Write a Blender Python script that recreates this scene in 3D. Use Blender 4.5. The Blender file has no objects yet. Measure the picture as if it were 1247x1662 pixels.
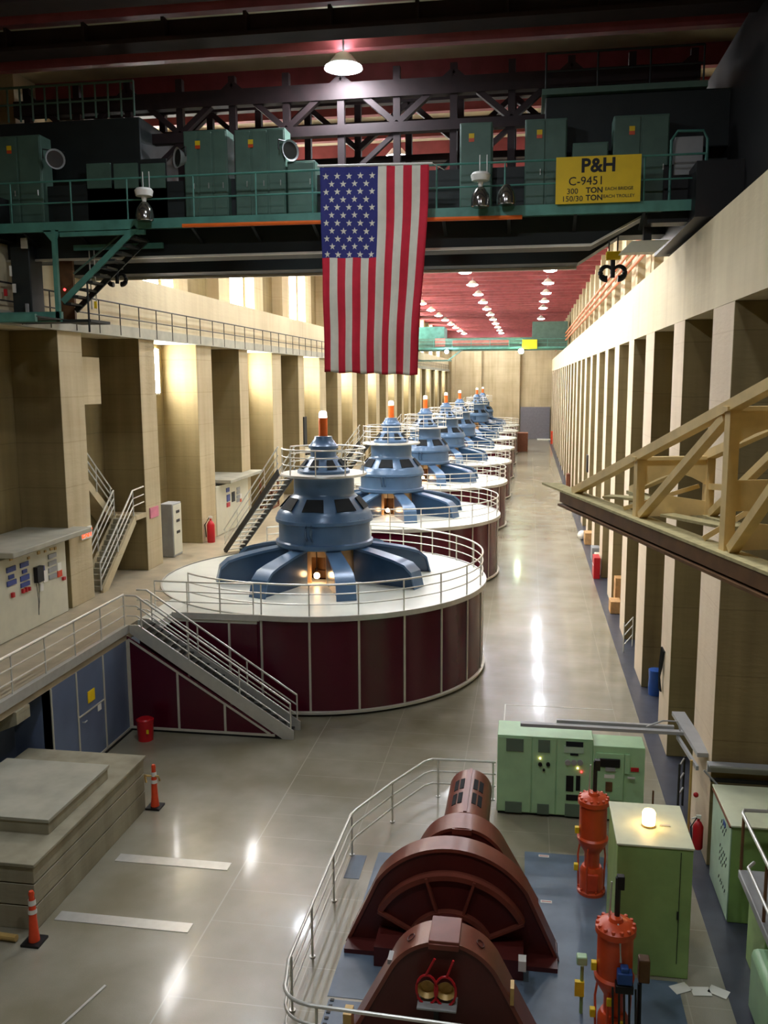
import bpy, math, random
from mathutils import Matrix, Vector
random.seed(7)
PI = math.pi
scn = bpy.context.scene
COL = scn.collection

# ---------------------------------------------------------------- camera
F = 1450.0; CX, CY = 623.5, 831.0; CAMZ = 11.0
_vy = Vector((235.5, -214.0, F))
_vz = Vector((50.0, (235.5*50.0 + F*F)/214.0, F))
CYv = _vy.normalized(); CDv = _vz.normalized(); CXv = CDv.cross(CYv)
def _ray(px, py):
    d = Vector((px-CX, py-CY, F))
    return Vector((CXv.dot(d), CYv.dot(d), -CDv.dot(d)))
def atZ(px, py, z=0.0):
    d = _ray(px, py); t = (z-CAMZ)/d.z
    return Vector((d.x*t, d.y*t, z))
def atY(px, py, y):
    d = _ray(px, py); t = y/d.y
    return Vector((d.x*t, y, CAMZ+d.z*t))
def atX(px, py, x):
    d = _ray(px, py); t = x/d.x
    return Vector((x, d.y*t, CAMZ+d.z*t))
cam_data = bpy.data.cameras.new('camera')
cam = bpy.data.objects.new('camera', cam_data); COL.objects.link(cam)
right = Vector((CXv.x, CYv.x, -CDv.x)); down = Vector((CXv.y, CYv.y, -CDv.y)); fwd = Vector((CXv.z, CYv.z, -CDv.z))
m = Matrix.Identity(4)
for r in range(3):
    m[r][0] = right[r]; m[r][1] = -down[r]; m[r][2] = -fwd[r]
m[2][3] = CAMZ
cam.matrix_world = m
cam_data.sensor_fit = 'AUTO'; cam_data.sensor_width = 36.0
cam_data.lens = F/1662*36.0
cam_data.clip_end = 500
scn.camera = cam

# ---------------------------------------------------------------- world and exposure
world = bpy.data.worlds.new('world'); scn.world = world; world.use_nodes = True
world.node_tree.nodes['Background'].inputs[0].default_value = (0.5, 0.55, 0.6, 1)
world.node_tree.nodes['Background'].inputs[1].default_value = 0.05
scn.view_settings.view_transform = 'Standard'
scn.view_settings.look = 'None'
scn.view_settings.gamma = 1.0
scn.view_settings.use_curve_mapping = False
scn.view_settings.exposure = 1.03
scn.cycles.max_bounces = 7
scn.cycles.diffuse_bounces = 5
scn.cycles.glossy_bounces = 3
scn.cycles.sample_clamp_indirect = 6.0
scn.cycles.caustics_reflective = False
scn.cycles.caustics_refractive = False
LAMP_E = 95.0      # ceiling lamp lens
WIN_E = 24.0        # daylight windows

# ---------------------------------------------------------------- materials
def lin(c):
    c = c/255.0
    return c/12.92 if c <= 0.04045 else ((c+0.055)/1.055)**2.4
def rgb(*c): return (lin(c[0]), lin(c[1]), lin(c[2]), 1.0)
class NT:
    def __init__(s, name):
        s.m = bpy.data.materials.new(name); s.m.use_nodes = True
        s.t = s.m.node_tree; s.b = s.t.nodes['Principled BSDF']
    def n(s, typ, **k):
        o = s.t.nodes.new(typ)
        for a, v in k.items(): setattr(o, a, v)
        return o
    def l(s, a, b): s.t.links.new(a, b)
    def math(s, op, a, b=None, clamp=False):
        o = s.n('ShaderNodeMath', operation=op, use_clamp=clamp)
        for i, v in enumerate((a, b)):
            if v is None: continue
            if isinstance(v, (int, float)): o.inputs[i].default_value = v
            else: s.l(v, o.inputs[i])
        return o.outputs[0]
    def mix(s, fac, a, b):
        o = s.n('ShaderNodeMix', data_type='RGBA')
        for i, v in ((0, fac), (6, a), (7, b)):
            if isinstance(v, (int, float)): o.inputs[i].default_value = v
            elif isinstance(v, tuple): o.inputs[i].default_value = v
            else: s.l(v, o.inputs[i])
        return o.outputs[2]
    def pos(s):
        return s.n('ShaderNodeNewGeometry').outputs['Position']
    def noise(s, vec, scale, detail=3.0, stretch=None):
        if stretch:
            mp = s.n('ShaderNodeMapping'); mp.inputs['Scale'].default_value = stretch
            s.l(vec, mp.inputs['Vector']); vec = mp.outputs[0]
        o = s.n('ShaderNodeTexNoise'); o.inputs['Scale'].default_value = scale; o.inputs['Detail'].default_value = detail
        s.l(vec, o.inputs['Vector']); return o.outputs['Fac']
    def ramp(s, fac, a, b):
        o = s.n('ShaderNodeMapRange'); s.l(fac, o.inputs[0])
        o.inputs[1].default_value = a; o.inputs[2].default_value = b
        return o.outputs[0]
def paint(name, col, rough=0.45, metal=0.0, var=0.12, scale=3.0, bump=0.0, spec=0.5):
    t = NT(name); b = t.b
    c = rgb(*col); d = tuple(x*(1-var*2) for x in c[:3])+(1,)
    f = t.ramp(t.noise(t.pos(), scale, 4), 0.35, 0.7)
    t.l(t.mix(f, c, d), b.inputs['Base Color'])
    b.inputs['Roughness'].default_value = rough; b.inputs['Metallic'].default_value = metal
    b.inputs['Specular IOR Level'].default_value = spec
    if bump:
        bp = t.n('ShaderNodeBump'); bp.inputs['Strength'].default_value = bump; bp.inputs['Distance'].default_value = 0.02
        t.l(t.noise(t.pos(), scale*12, 3), bp.inputs['Height']); t.l(bp.outputs[0], b.inputs['Normal'])
    return t.m
def emit(name, col, strength):
    t = NT(name)
    t.b.inputs['Base Color'].default_value = rgb(*col)
    t.b.inputs['Emission Color'].default_value = rgb(*col)
    t.b.inputs['Emission Strength'].default_value = strength
    return t.m
def concrete(name, col, dark, lift=1.5, var=0.55):
    t = NT(name); p = t.pos()
    big = t.ramp(t.noise(p, 0.35, 5), 0.35, 0.7)
    streak = t.ramp(t.noise(p, 1.0, 5, (2.2, 2.2, 0.12)), 0.4, 0.75)
    board = t.noise(p, 1.0, 2, (0.15, 0.15, 7.0))
    sep = t.n('ShaderNodeSeparateXYZ'); t.l(p, sep.inputs[0])
    fr = t.math('FRACT', t.math('DIVIDE', sep.outputs[2], lift))
    line = t.math('LESS_THAN', fr, 0.018)
    f = t.math('ADD', t.math('MULTIPLY', big, 0.45), t.math('MULTIPLY', streak, 0.4))
    f = t.math('ADD', f, t.math('MULTIPLY', board, 0.25))
    f = t.math('MULTIPLY', f, var, True)
    f = t.math('ADD', f, t.math('MULTIPLY', line, 0.25), True)
    t.l(t.mix(f, rgb(*col), rgb(*dark)), t.b.inputs['Base Color'])
    t.b.inputs['Roughness'].default_value = 0.8
    bp = t.n('ShaderNodeBump'); bp.inputs['Strength'].default_value = 0.25; bp.inputs['Distance'].default_value = 0.03
    t.l(t.noise(p, 1.0, 4, (3, 3, 12)), bp.inputs['Height']); t.l(bp.outputs[0], t.b.inputs['Normal'])
    return t.m
def floor_mat():
    t = NT('terrazzo_floor'); p = t.pos()
    sep = t.n('ShaderNodeSeparateXYZ'); t.l(p, sep.inputs[0]); X, Y = sep.outputs[0], sep.outputs[1]
    big = t.ramp(t.noise(p, 0.5, 5), 0.3, 0.7)
    wear = t.noise(p, 0.5, 3)
    fine = t.noise(p, 60, 2)
    base = t.mix(big, rgb(176, 172, 156), rgb(140, 134, 110))
    base = t.mix(t.math('MULTIPLY', wear, 0.5), base, rgb(124, 118, 94))
    base = t.mix(t.math('MULTIPLY', fine, 0.35), base, rgb(88, 86, 72))
    def lines(c, off, step, w):
        fr = t.math('FRACT', t.math('DIVIDE', t.math('ADD', c, off), step))
        return t.math('LESS_THAN', t.math('ABSOLUTE', t.math('SUBTRACT', fr, 0.5)), w/step/2)
    lx = lines(X, 6.28+1.16, 2.32, 0.022)
    ly = lines(Y, 0.58, 1.16, 0.018)
    ok = t.math('MULTIPLY', t.math('GREATER_THAN', X, -6.29), 1.0)
    ln = t.math('MULTIPLY', t.math('MAXIMUM', lx, ly), ok)
    main = t.math('LESS_THAN', t.math('ABSOLUTE', t.math('ADD', X, 6.28)), 0.014)
    ln = t.math('MAXIMUM', t.math('MULTIPLY', ln, 0.35), t.math('MULTIPLY', main, 0.5))
    t.l(t.mix(ln, base, rgb(190, 188, 170)), t.b.inputs['Base Color'])
    rr = t.n('ShaderNodeMapRange'); t.l(wear, rr.inputs[0]); rr.inputs[3].default_value = 0.27; rr.inputs[4].default_value = 0.27
    t.l(rr.outputs[0], t.b.inputs['Roughness'])
    t.b.inputs['Specular IOR Level'].default_value = 0.7
    t.b.inputs['Coat Weight'].default_value = 0.25; t.b.inputs['Coat Roughness'].default_value = 0.08
    return t.m
M = {}
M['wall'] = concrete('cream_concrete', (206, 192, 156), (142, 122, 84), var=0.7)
M['wall_d'] = concrete('olive_concrete_shade_tone', (150, 134, 92), (92, 76, 44), var=0.8)  # darker olive tone; on pillar sides it paints in their shade
M['pink'] = concrete('pillar_front_lit_tone', (214, 198, 172), (176, 156, 126), var=0.5)  # paler tone: the lit front of right pillars put into the colour
M['band'] = concrete('cream_band_concrete', (218, 206, 172), (160, 142, 106), 30.0, var=0.55)
M['plinth'] = concrete('grey_plinth_concrete', (172, 166, 142), (100, 94, 72), 0.48, var=0.8)
M['slab'] = paint('grey_slab', (178, 176, 158), 0.7, var=0.12, scale=1.5)
M['gallery'] = paint('gallery_floor', (176, 164, 138), 0.4, var=0.14, scale=1.2)
M['floor'] = floor_mat()
M['strip'] = paint('dark_floor_border', (72, 76, 88), 0.35, var=0.15, scale=2)
M['deck_ceiling'] = paint('cream_roof_deck', (205, 192, 160), 0.8, var=0.1, scale=1)
M['maroon'] = paint('maroon_beam_paint', (150, 70, 74), 0.6, var=0.15, scale=2)
M['burg'] = paint('burgundy_panel', (76, 8, 32), 0.22, var=0.08, scale=1)
M['trimline'] = paint('pale_trim', (208, 204, 190), 0.4, 0.3, var=0.05)
M['blue_panel'] = paint('slate_blue_panel', (100, 114, 142), 0.35, var=0.1, scale=1)
M['steel'] = paint('brushed_steel', (206, 206, 200), 0.34, 0.45, var=0.05, scale=5)
M['alu'] = paint('aluminium_rail', (224, 224, 216), 0.3, 0.45, var=0.05, scale=5)
M['dark_steel'] = paint('dark_steel', (46, 46, 44), 0.5, 0.4, var=0.1)
M['black'] = paint('black_iron', (18, 18, 19), 0.5, 0.2, var=0.1)
M['gen'] = paint('generator_blue', (80, 112, 148), 0.28, 0.1, var=0.08, scale=2, spec=0.6)
M['gen_d'] = paint('generator_dark_blue', (52, 80, 112), 0.25, 0.1, var=0.08, scale=2, spec=0.6)
M['genvent'] = paint('vent_dark', (34, 38, 42), 0.8, spec=0.2)
M['deck'] = paint('white_deck', (226, 230, 220), 0.35, var=0.05, scale=1)
M['peach'] = paint('peach_shaft_housing', (242, 192, 136), 0.9, var=0.08)
M['orange'] = paint('orange_tube', (244, 112, 34), 0.45, var=0.05)
M['teal'] = paint('teal_crane_paint', (84, 146, 132), 0.5, var=0.18, scale=2)
M['teal_d'] = paint('dark_green_cabinet', (84, 114, 100), 0.5, var=0.12, scale=2)
M['girder'] = paint('dark_girder_paint', (30, 38, 38), 0.6, var=0.2, scale=1)
M['lattice'] = paint('dark_maroon_lattice', (44, 26, 28), 0.7, var=0.2)
M['yellow'] = paint('yellow_sign_paint', (240, 204, 20), 0.5, var=0.04)
M['ink'] = paint('black_lettering', (22, 24, 34), 0.6)
M['boom'] = paint('yellow_ochre_boom', (242, 212, 148), 0.5, var=0.1, scale=4)
M['boomdust'] = paint('dusty_boom_top', (206, 192, 140), 0.85, var=0.15, scale=9, bump=0.4)
M['rust'] = paint('brown_chord', (112, 78, 44), 0.6, var=0.2, scale=4)
M['green'] = paint('pale_green_cabinet', (170, 212, 164), 0.4, var=0.07, scale=2)
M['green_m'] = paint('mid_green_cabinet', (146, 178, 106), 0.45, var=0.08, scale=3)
M['mint'] = paint('mint_panel', (176, 204, 178), 0.45, var=0.08, scale=3)
M['redbrown'] = paint('red_brown_machine', (130, 68, 54), 0.3, 0.05, var=0.12, scale=2)
M['redbrown_d'] = paint('dark_red_brown_panel', (84, 30, 26), 0.4, var=0.1, scale=2)
M['bluefloor'] = paint('blue_grey_floor_paint', (104, 122, 142), 0.4, var=0.16, scale=1.5)
M['servo'] = paint('orange_accumulator', (222, 84, 40), 0.35, var=0.1, scale=3)
M['cone'] = paint('cone_orange', (240, 80, 40), 0.5)
M['white'] = paint('white_paint', (236, 234, 226), 0.5, var=0.04)
M['red'] = paint('red_paint', (190, 24, 34), 0.4, var=0.05)
M['gold'] = paint('brass_tan', (206, 172, 104), 0.4, 0.2, var=0.1)
M['bluep'] = paint('blue_plastic', (40, 84, 160), 0.4)
M['wood'] = paint('light_wood', (206, 160, 104), 0.6, var=0.15, scale=4)
M['crate'] = paint('brown_crate', (128, 74, 44), 0.6, var=0.15, scale=4)
M['greym'] = paint('grey_metal_cabinet', (158, 160, 160), 0.45, var=0.06)
M['board'] = paint('cream_board', (214, 212, 190), 0.45, var=0.04)
M['label_blue'] = paint('blue_label', (64, 80, 150), 0.5)
M['glassbulb'] = paint('polished_reflector', (150, 150, 146), 0.12, 0.9, var=0.05)
M['flag_r'] = paint('flag_red', (206, 34, 58), 0.8, var=0.06, scale=5)
M['flag_w'] = paint('flag_white', (226, 222, 206), 0.8, var=0.04, scale=5)
M['flag_b'] = paint('flag_blue', (44, 48, 120), 0.8, var=0.06, scale=5)
M['door'] = paint('grey_roller_door', (132, 130, 138), 0.5, var=0.06)
M['cvent'] = paint('green_grey_vent', (96, 116, 98), 0.6, var=0.05)
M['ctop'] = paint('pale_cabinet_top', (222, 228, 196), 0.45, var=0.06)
M['bus'] = paint('dull_red_bus_panel', (170, 106, 92), 0.6)
M['conduit'] = paint('orange_brown_conduit', (206, 116, 72), 0.6)
M['paper'] = paint('white_paper', (238, 236, 224), 0.7, var=0.02)
M['lamp'] = emit('lamp_glow', (240, 246, 255), LAMP_E)
M['window'] = emit('daylight_window', (255, 252, 250), WIN_E)
M['warm'] = emit('warm_lamp_glow', (255, 206, 130), 7.0)
M['pit'] = emit('pit_lamp_glow', (255, 200, 140), 18.0)
M['tip'] = emit('beacon_glow', (255, 244, 226), 2.5)
M['tipoff'] = M['white']
M['exit'] = emit('exit_glow', (255, 90, 50), 0.8)
M['redled'] = emit('red_pilot_glow', (255, 40, 40), 6.0)
M['flood'] = emit('flood_glow', (225, 255, 210), 60.0)

# ---------------------------------------------------------------- helpers
W = {}
def tag(o, label=None, cat=None, group=None, kind=None):
    if label: o['label'] = label
    if cat: o['category'] = cat
    if group: o['group'] = group
    if kind: o['kind'] = kind
    return o
def thing(name, label, cat, loc=(0, 0, 0), rz=0.0, group=None):
    o = bpy.data.objects.new(name, None); COL.objects.link(o)
    o.empty_display_size = 0.3
    o.location = loc; o.rotation_euler = (0, 0, rz)
    W[o] = Matrix.Translation(Vector(loc)) @ Matrix.Rotation(rz, 4, 'Z')
    return tag(o, label, cat, group)
class MB:
    def __init__(s): s.v = []; s.f = []; s.mi = []; s.cur = 0
    def add(s, vs, fs):
        o = len(s.v); s.v += [tuple(v) for v in vs]
        for f in fs: s.f.append(tuple(o+i for i in f)); s.mi.append(s.cur)
        return s
    def box(s, x0, x1, y0, y1, z0, z1):
        return s.add([(x0,y0,z0),(x1,y0,z0),(x1,y1,z0),(x0,y1,z0),(x0,y0,z1),(x1,y0,z1),(x1,y1,z1),(x0,y1,z1)],
                     [(0,3,2,1),(4,5,6,7),(0,1,5,4),(1,2,6,5),(2,3,7,6),(3,0,4,7)])
    def bar(s, a, b, w, h=None, up=(0, 0, 1)):
        h = h or w; a = Vector(a); b = Vector(b); d = (b-a).normalized(); u = Vector(up)
        if abs(d.dot(u)) > 0.99: u = Vector((0, 1, 0))
        sx = d.cross(u).normalized(); sz = sx.cross(d).normalized()
        vs = []
        for p in (a, b):
            for i, j in ((-1,-1),(1,-1),(1,1),(-1,1)): vs.append(p+sx*(i*w/2)+sz*(j*h/2))
        return s.add(vs, [(0,1,2,3)[::-1],(4,5,6,7),(0,1,5,4),(1,2,6,5),(2,3,7,6),(3,0,4,7)])
    def tube(s, pts, r, n=8, closed=False):
        pts = [Vector(p) for p in pts]; N = len(pts); vs = []
        for i, p in enumerate(pts):
            if closed: d = pts[(i+1) % N]-pts[i-1]
            else: d = pts[min(i+1, N-1)]-pts[max(i-1, 0)]
            d = d.normalized()
            u = Vector((0, 0, 1)) if abs(d.z) < 0.95 else Vector((0, 1, 0))
            a = d.cross(u).normalized(); b = a.cross(d).normalized()
            rr = r[i] if isinstance(r, (list, tuple)) else r
            for k in range(n):
                t = 2*PI*k/n; vs.append(p+a*(rr*math.cos(t))+b*(rr*math.sin(t)))
        fs = []
        for i in range(N if closed else N-1):
            j = (i+1) % N
            for k in range(n): fs.append((i*n+k, i*n+(k+1) % n, j*n+(k+1) % n, j*n+k))
        if not closed: fs += [tuple(range(n))[::-1], tuple((N-1)*n+k for k in range(n))]
        return s.add(vs, fs)
    def lathe(s, prof, c=(0, 0, 0), n=32, a0=0.0, a1=2*PI, axis='Z'):
        full = abs(a1-a0-2*PI) < 1e-6; cols = n if full else n+1; vs = []; L = len(prof)
        for k in range(cols):
            t = a0+(a1-a0)*k/n; ct, st = math.cos(t), math.sin(t)
            for (r, z) in prof:
                if axis == 'Z': vs.append((c[0]+r*ct, c[1]+r*st, c[2]+z))
                else: vs.append((c[0]+r*ct, c[1]+z, c[2]+r*st))
        fs = []
        for k in range(n):
            k2 = (k+1) % cols
            for i in range(L-1):
                q = (k*L+i, k2*L+i, k2*L+i+1, k*L+i+1)
                fs.append(q if axis == 'Z' else q[::-1])
        if not full:
            fs.append(tuple(range(L))); fs.append(tuple((cols-1)*L+i for i in range(L))[::-1])
        return s.add(vs, fs)
    def prism(s, poly, off):
        off = Vector(off); n = len(poly)
        vs = [Vector(p) for p in poly]+[Vector(p)+off for p in poly]
        return s.add(vs, [tuple(range(n))[::-1], tuple(range(n, 2*n))]+[(i, (i+1) % n, n+(i+1) % n, n+i) for i in range(n)])
    def sphere(s, c, r, n=12, mz=1.0):
        return s.lathe([(max(r*math.sin(PI*i/8), 0.0005), -r*mz*math.cos(PI*i/8)) for i in range(9)], c, n)
    def build(s, name, mat, parent=None, bevel=0.0, local=False, smooth=True):
        me = bpy.data.meshes.new(name)
        vs = s.v
        inv = None
        if parent is not None:
            if not local: inv = W[parent].inverted(); vs = [inv @ Vector(v) for v in vs]
        else:
            xs = [v[0] for v in vs]; ys = [v[1] for v in vs]; zs = [v[2] for v in vs]
            o0 = Vector(((min(xs)+max(xs))/2, (min(ys)+max(ys))/2, min(zs)))
            vs = [Vector(v)-o0 for v in vs]
        me.from_pydata([tuple(v) for v in vs], [], s.f)
        mats = mat if isinstance(mat, (list, tuple)) else [mat]
        for mm in mats: me.materials.append(mm)
        if len(mats) > 1: me.polygons.foreach_set('material_index', s.mi)
        if smooth:
            me.polygons.foreach_set('use_smooth', [True]*len(me.polygons))
            me.set_sharp_from_angle(angle=math.radians(32))
        me.update()
        ob = bpy.data.objects.new(name, me); COL.objects.link(ob)
        if parent is not None:
            ob.parent = parent; W[ob] = W[parent]
        else: ob.location = o0; W[ob] = Matrix.Translation(o0)
        if bevel:
            bv = ob.modifiers.new('bevel', 'BEVEL'); bv.width = bevel; bv.segments = 2; bv.limit_method = 'ANGLE'
        return ob
def box(name, mat, b, parent=None, bevel=0.0, local=False): return MB().box(*b).build(name, mat, parent, bevel, local, smooth=bevel > 0)
def struct(o): o['kind'] = 'structure'; return o
def copy_tree(o, parent=None):
    c = o.copy(); COL.objects.link(c); c.parent = parent
    for ch in list(o.children): copy_tree(ch, c)
    return c
ORD = ['first','second','third','fourth','fifth','sixth','seventh','eighth','ninth','tenth','eleventh','twelfth','thirteenth',
       'fourteenth','fifteenth','sixteenth','seventeenth','eighteenth','nineteenth','twentieth','twenty-first','twenty-second','twenty-third','twenty-fourth','twenty-fifth','twenty-sixth']
def resample(path, step):
    pts = [Vector(p) for p in path]; L = [0]
    for a, b in zip(pts, pts[1:]): L.append(L[-1]+(b-a).length)
    n = max(1, round(L[-1]/step)); out = []
    for i in range(n+1):
        d = L[-1]*i/n
        for k in range(len(pts)-1):
            if d <= L[k+1]+1e-6:
                f = (d-L[k])/max(L[k+1]-L[k], 1e-6); out.append(pts[k].lerp(pts[k+1], f)); break
    return out
def rails(parent, path, h, mat, r=0.022, levels=(1.0, 0.68, 0.36), step=1.5, posts=None, top_r=None, square=False):
    """hand rail, lower rails and posts as parts of parent; path runs along the feet"""
    pts = [Vector(p) for p in path]; up = Vector((0, 0, 1))
    for i, lv in enumerate(levels):
        mb = MB().tube([p+up*(h*lv) for p in pts], (top_r or r*1.25) if i == 0 else r, 8)
        mb.build('hand_rail' if i == 0 else 'lower_rail', mat, parent)
    for p in (posts if posts is not None else resample(pts, step)):
        p = Vector(p); MB().tube([p, p+up*h], r, 8).build('post', mat, parent)
def text(s, name, mat, parent, loc, size, rot=(PI/2, 0, 0), ext=0.01, bold=0.0, align='CENTER', sx=1.0):
    cu = bpy.data.curves.new(name, 'FONT'); cu.body = s; cu.size = size; cu.extrude = ext; cu.offset = bold
    cu.align_x = align; cu.align_y = 'CENTER'; cu.resolution_u = 3
    tmp = bpy.data.objects.new(name+'_src', cu); COL.objects.link(tmp)
    bpy.context.view_layer.update()
    me = bpy.data.meshes.new_from_object(tmp.evaluated_get(bpy.context.evaluated_depsgraph_get()))
    bpy.data.objects.remove(tmp); bpy.data.curves.remove(cu)
    me.name = name
    mt = Matrix.Translation(Vector(loc)) @ (Matrix.Rotation(rot[2], 4, 'Z') @ Matrix.Rotation(rot[0], 4, 'X')) @ Matrix.Diagonal((sx, 1, 1, 1))
    me.transform(W[parent].inverted() @ mt)
    me.materials.clear(); me.materials.append(mat)
    o = bpy.data.objects.new(name, me); COL.objects.link(o); o.parent = parent; W[o] = W[parent]
    return o

# ---------------------------------------------------------------- structure
HALL_Y0, HALL_Y1 = -4.0, 172.0
struct(box('floor', M['floor'], (-14.6, 9.0, HALL_Y0, HALL_Y1, -0.4, 0.0)))
struct(box('trim_1', M['strip'], (3.74, 6.9, 12.0, HALL_Y1, 0.0, 0.006)))
struct(box('ceiling', M['deck_ceiling'], (-19.0, 9.0, HALL_Y0, HALL_Y1, 20.7, 21.0)))
ceil = bpy.data.objects['ceiling']
bm_ = MB().box(-18.6, 8.0, -0.14, 0.14, -0.62, 0.0)
b0 = None
k = 0
y = -2.0
while y < 171:
    if b0 is None:
        b0 = bm_.build('roof_beam', M['maroon'], ceil, local=True); b0.location = (5.0, y-84.0, 0.0)
    else:
        b = b0.copy(); COL.objects.link(b); b.parent = ceil; b.location = (5.0, y-84.0, 0.0)
    y += 3.1
# ceiling object's origin is at its centre-bottom: put the beams hall-centred
for ch in ceil.children: ch.location.x = 5.0

for y_, lab_ in ((22.6, 'farther'), (19.9, 'nearer')):  # dark girders added to hide the too bright near ceiling
    rg = thing('cover_girder', 'added dark steel girder hiding the ceiling at the top of the view, %s of two' % lab_, 'girder', (-5.0, y_, 19.3), 0, 'added dark girders hiding the near ceiling')
    MB().box(-18.5, 6.7, y_-0.06, y_+0.06, 19.4, 19.88).build('web', M['lattice'], rg)
    MB().box(-18.5, 6.7, y_-0.35, y_+0.35, 19.3, 19.4).build('bottom_flange', M['lattice'], rg)
    for i_ in range(12): MB().box(-17.5+2.1*i_, -17.42+2.1*i_, y_-0.3, y_+0.3, 19.4, 19.88).build('stiffener', M['lattice'], rg)
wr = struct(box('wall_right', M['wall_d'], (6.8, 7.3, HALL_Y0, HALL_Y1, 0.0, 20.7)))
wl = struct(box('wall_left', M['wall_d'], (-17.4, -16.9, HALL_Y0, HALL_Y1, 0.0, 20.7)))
wb = MB().box(-17.4, 7.3, HALL_Y1, HALL_Y1+0.5, 0.0, 21.0)
wb = struct(wb.build('wall_back', M['wall'], smooth=False))
struct(box('wall_front', M['wall_d'], (-17.4, 7.3, HALL_Y0-0.5, HALL_Y0, 0.0, 21.0)))
# crane-runway bands
band = struct(MB().box(4.2, 5.4, 2.0, HALL_Y1, 12.62, 14.75).build('trim_2', M['band'], smooth=False))
band = struct(MB().box(-16.9, -15.2, HALL_Y0, HALL_Y1, 12.7, 15.0).build('trim_3', M['band'], smooth=False))
struct(MB().box(-15.2, -15.0, 10.0, HALL_Y1, 12.68, 13.08).build('trim_4', M['slab'], smooth=False))
# far wall relief
struct(MB().box(-16.9, 6.8, HALL_Y1-1.6, HALL_Y1-0.65, 18.95, 20.7).build('trim_14', M['maroon'], smooth=False))
for (a, b_, n) in ((-10.2, -8.9, 5), (-3.0, -1.7, 6), (-14.6, -13.9, 7)):
    struct(box('trim_%d' % n, M['wall'], (a, b_, HALL_Y1-0.6, HALL_Y1, 0.0, 20.0)))
dd = struct(MB().box(-1.5, 4.0, HALL_Y1-0.35, HALL_Y1-0.2, 0, 6.0).build('door_1', M['door'], smooth=False))
sl = MB()
for i in range(20): sl.box(-1.45, 3.95, HALL_Y1-0.42, HALL_Y1-0.35, 0.1+i*0.295, 0.3+i*0.295)
sl.build('slats', M['door'], dd)
# gallery floor on the left, split round the generators
struct(box('trim_8', M['gallery'], (-16.9, -12.36, HALL_Y0, HALL_Y1, 2.98, 3.39)))
# blue wall under the gallery
bw = struct(MB().box(-12.56, -12.36, 20.9, 25.6, 0.0, 2.98).build('wall_left_lower', M['blue_panel'], smooth=False))
sm = MB()
for y in (21.0, 22.35, 23.95, 25.56): sm.box(-12.36, -12.335, y-0.03, y+0.03, 0.12, 2.98)
sm.box(-12.36, -12.335, 20.9, 25.6, 0.06, 0.13).box(-12.36, -12.335, 22.35, 23.95, 1.62, 1.66)
sm.build('seam', M['trimline'], bw)
MB().box(-12.36, -12.30, 20.9, 25.6, 0.0, 0.06).build('kick_strip', M['black'], bw)
dh = MB().box(-12.36, -12.34, 22.95, 23.35, 1.86, 2.2).build('notice', M['yellow'], bw); dh['label'] = 'yellow paper notice'
dh = MB().box(-12.36, -12.34, 23.5, 23.7, 1.42, 1.62).build('notice', M['white'], bw); dh['label'] = 'small white label'
MB().tube([(-12.34, 22.55, 1.45), (-12.28, 22.55, 1.45), (-12.28, 22.7, 1.45)], 0.02, 6).build('door_handle', M['steel'], bw)
struct(MB().box(-13.6, -13.4, HALL_Y0, 20.9, 0.0, 2.98).box(-13.6, -12.36, 20.9, 21.0, 0, 2.98).build('wall_left_recess', M['blue_panel'], smooth=False))
sm2 = MB()
for y in (19.4, 17.4, 15.4): sm2.box(-13.4, -13.37, y-0.03, y+0.03, 0, 2.98)
struct(sm2.build('trim_9', M['trimline']))
cb = MB().prism([(-13.4, 19.3, 2.98), (-12.3, 19.3, 2.98), (-12.3, 19.3, 2.66), (-12.9, 19.3, 2.4), (-13.4, 19.3, 2.4)], (0, 0.6, 0)).build('corbel', M['plinth'])
tag(cb, 'small concrete corbel under the left gallery edge above the dark blue wall', 'corbel')
struct(MB().box(-12.42, -12.28, 10.0, 25.62, 3.2, 3.46).build('trim_10', M['steel'], smooth=False))

# pillars
def pillar(x0, x1, y0, w, z0, z1, label, group, flue=True):
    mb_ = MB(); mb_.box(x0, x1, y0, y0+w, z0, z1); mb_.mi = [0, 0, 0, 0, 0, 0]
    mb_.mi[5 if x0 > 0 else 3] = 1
    o = mb_.build('concrete_pillar', [M['wall_d'], M['pink'] if x0 > 0 else M['wall']], bevel=0.02)  # shade tone on the sides, lighter tone on the hall-facing front
    return tag(o, label, 'pillar', group)
for i in range(0, 25):
    y0 = 19.95+6.08*i; w = 2.2 if i % 2 == 0 else 1.85
    if i >= 0 and i <= 8:
        lab = 'cream concrete pillar on the right wall, %s from the near end' % ORD[i]
    else: lab = 'slender far concrete pillar on the right wall towards the roller door'
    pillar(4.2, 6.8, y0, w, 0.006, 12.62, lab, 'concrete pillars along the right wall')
WINB = []
for i in range(-3, 24):
    y0 = 27.55+6.21*i; w = 1.6 if i % 2 == 0 else 1.5
    if i % 2 == 0 and i > 0: w = 2.0
    if 0 <= i <= 8: lab = 'concrete pillar on the left gallery, %s from the stepped cabin end' % ORD[i]
    elif i < 0: lab = 'dark concrete pillar on the left gallery near the frame edge'
    else: lab = 'slender far concrete pillar on the left gallery'
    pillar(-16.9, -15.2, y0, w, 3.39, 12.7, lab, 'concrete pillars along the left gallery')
    if i >= 2 and i % 2 == 0: WINB.append(y0)
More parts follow.
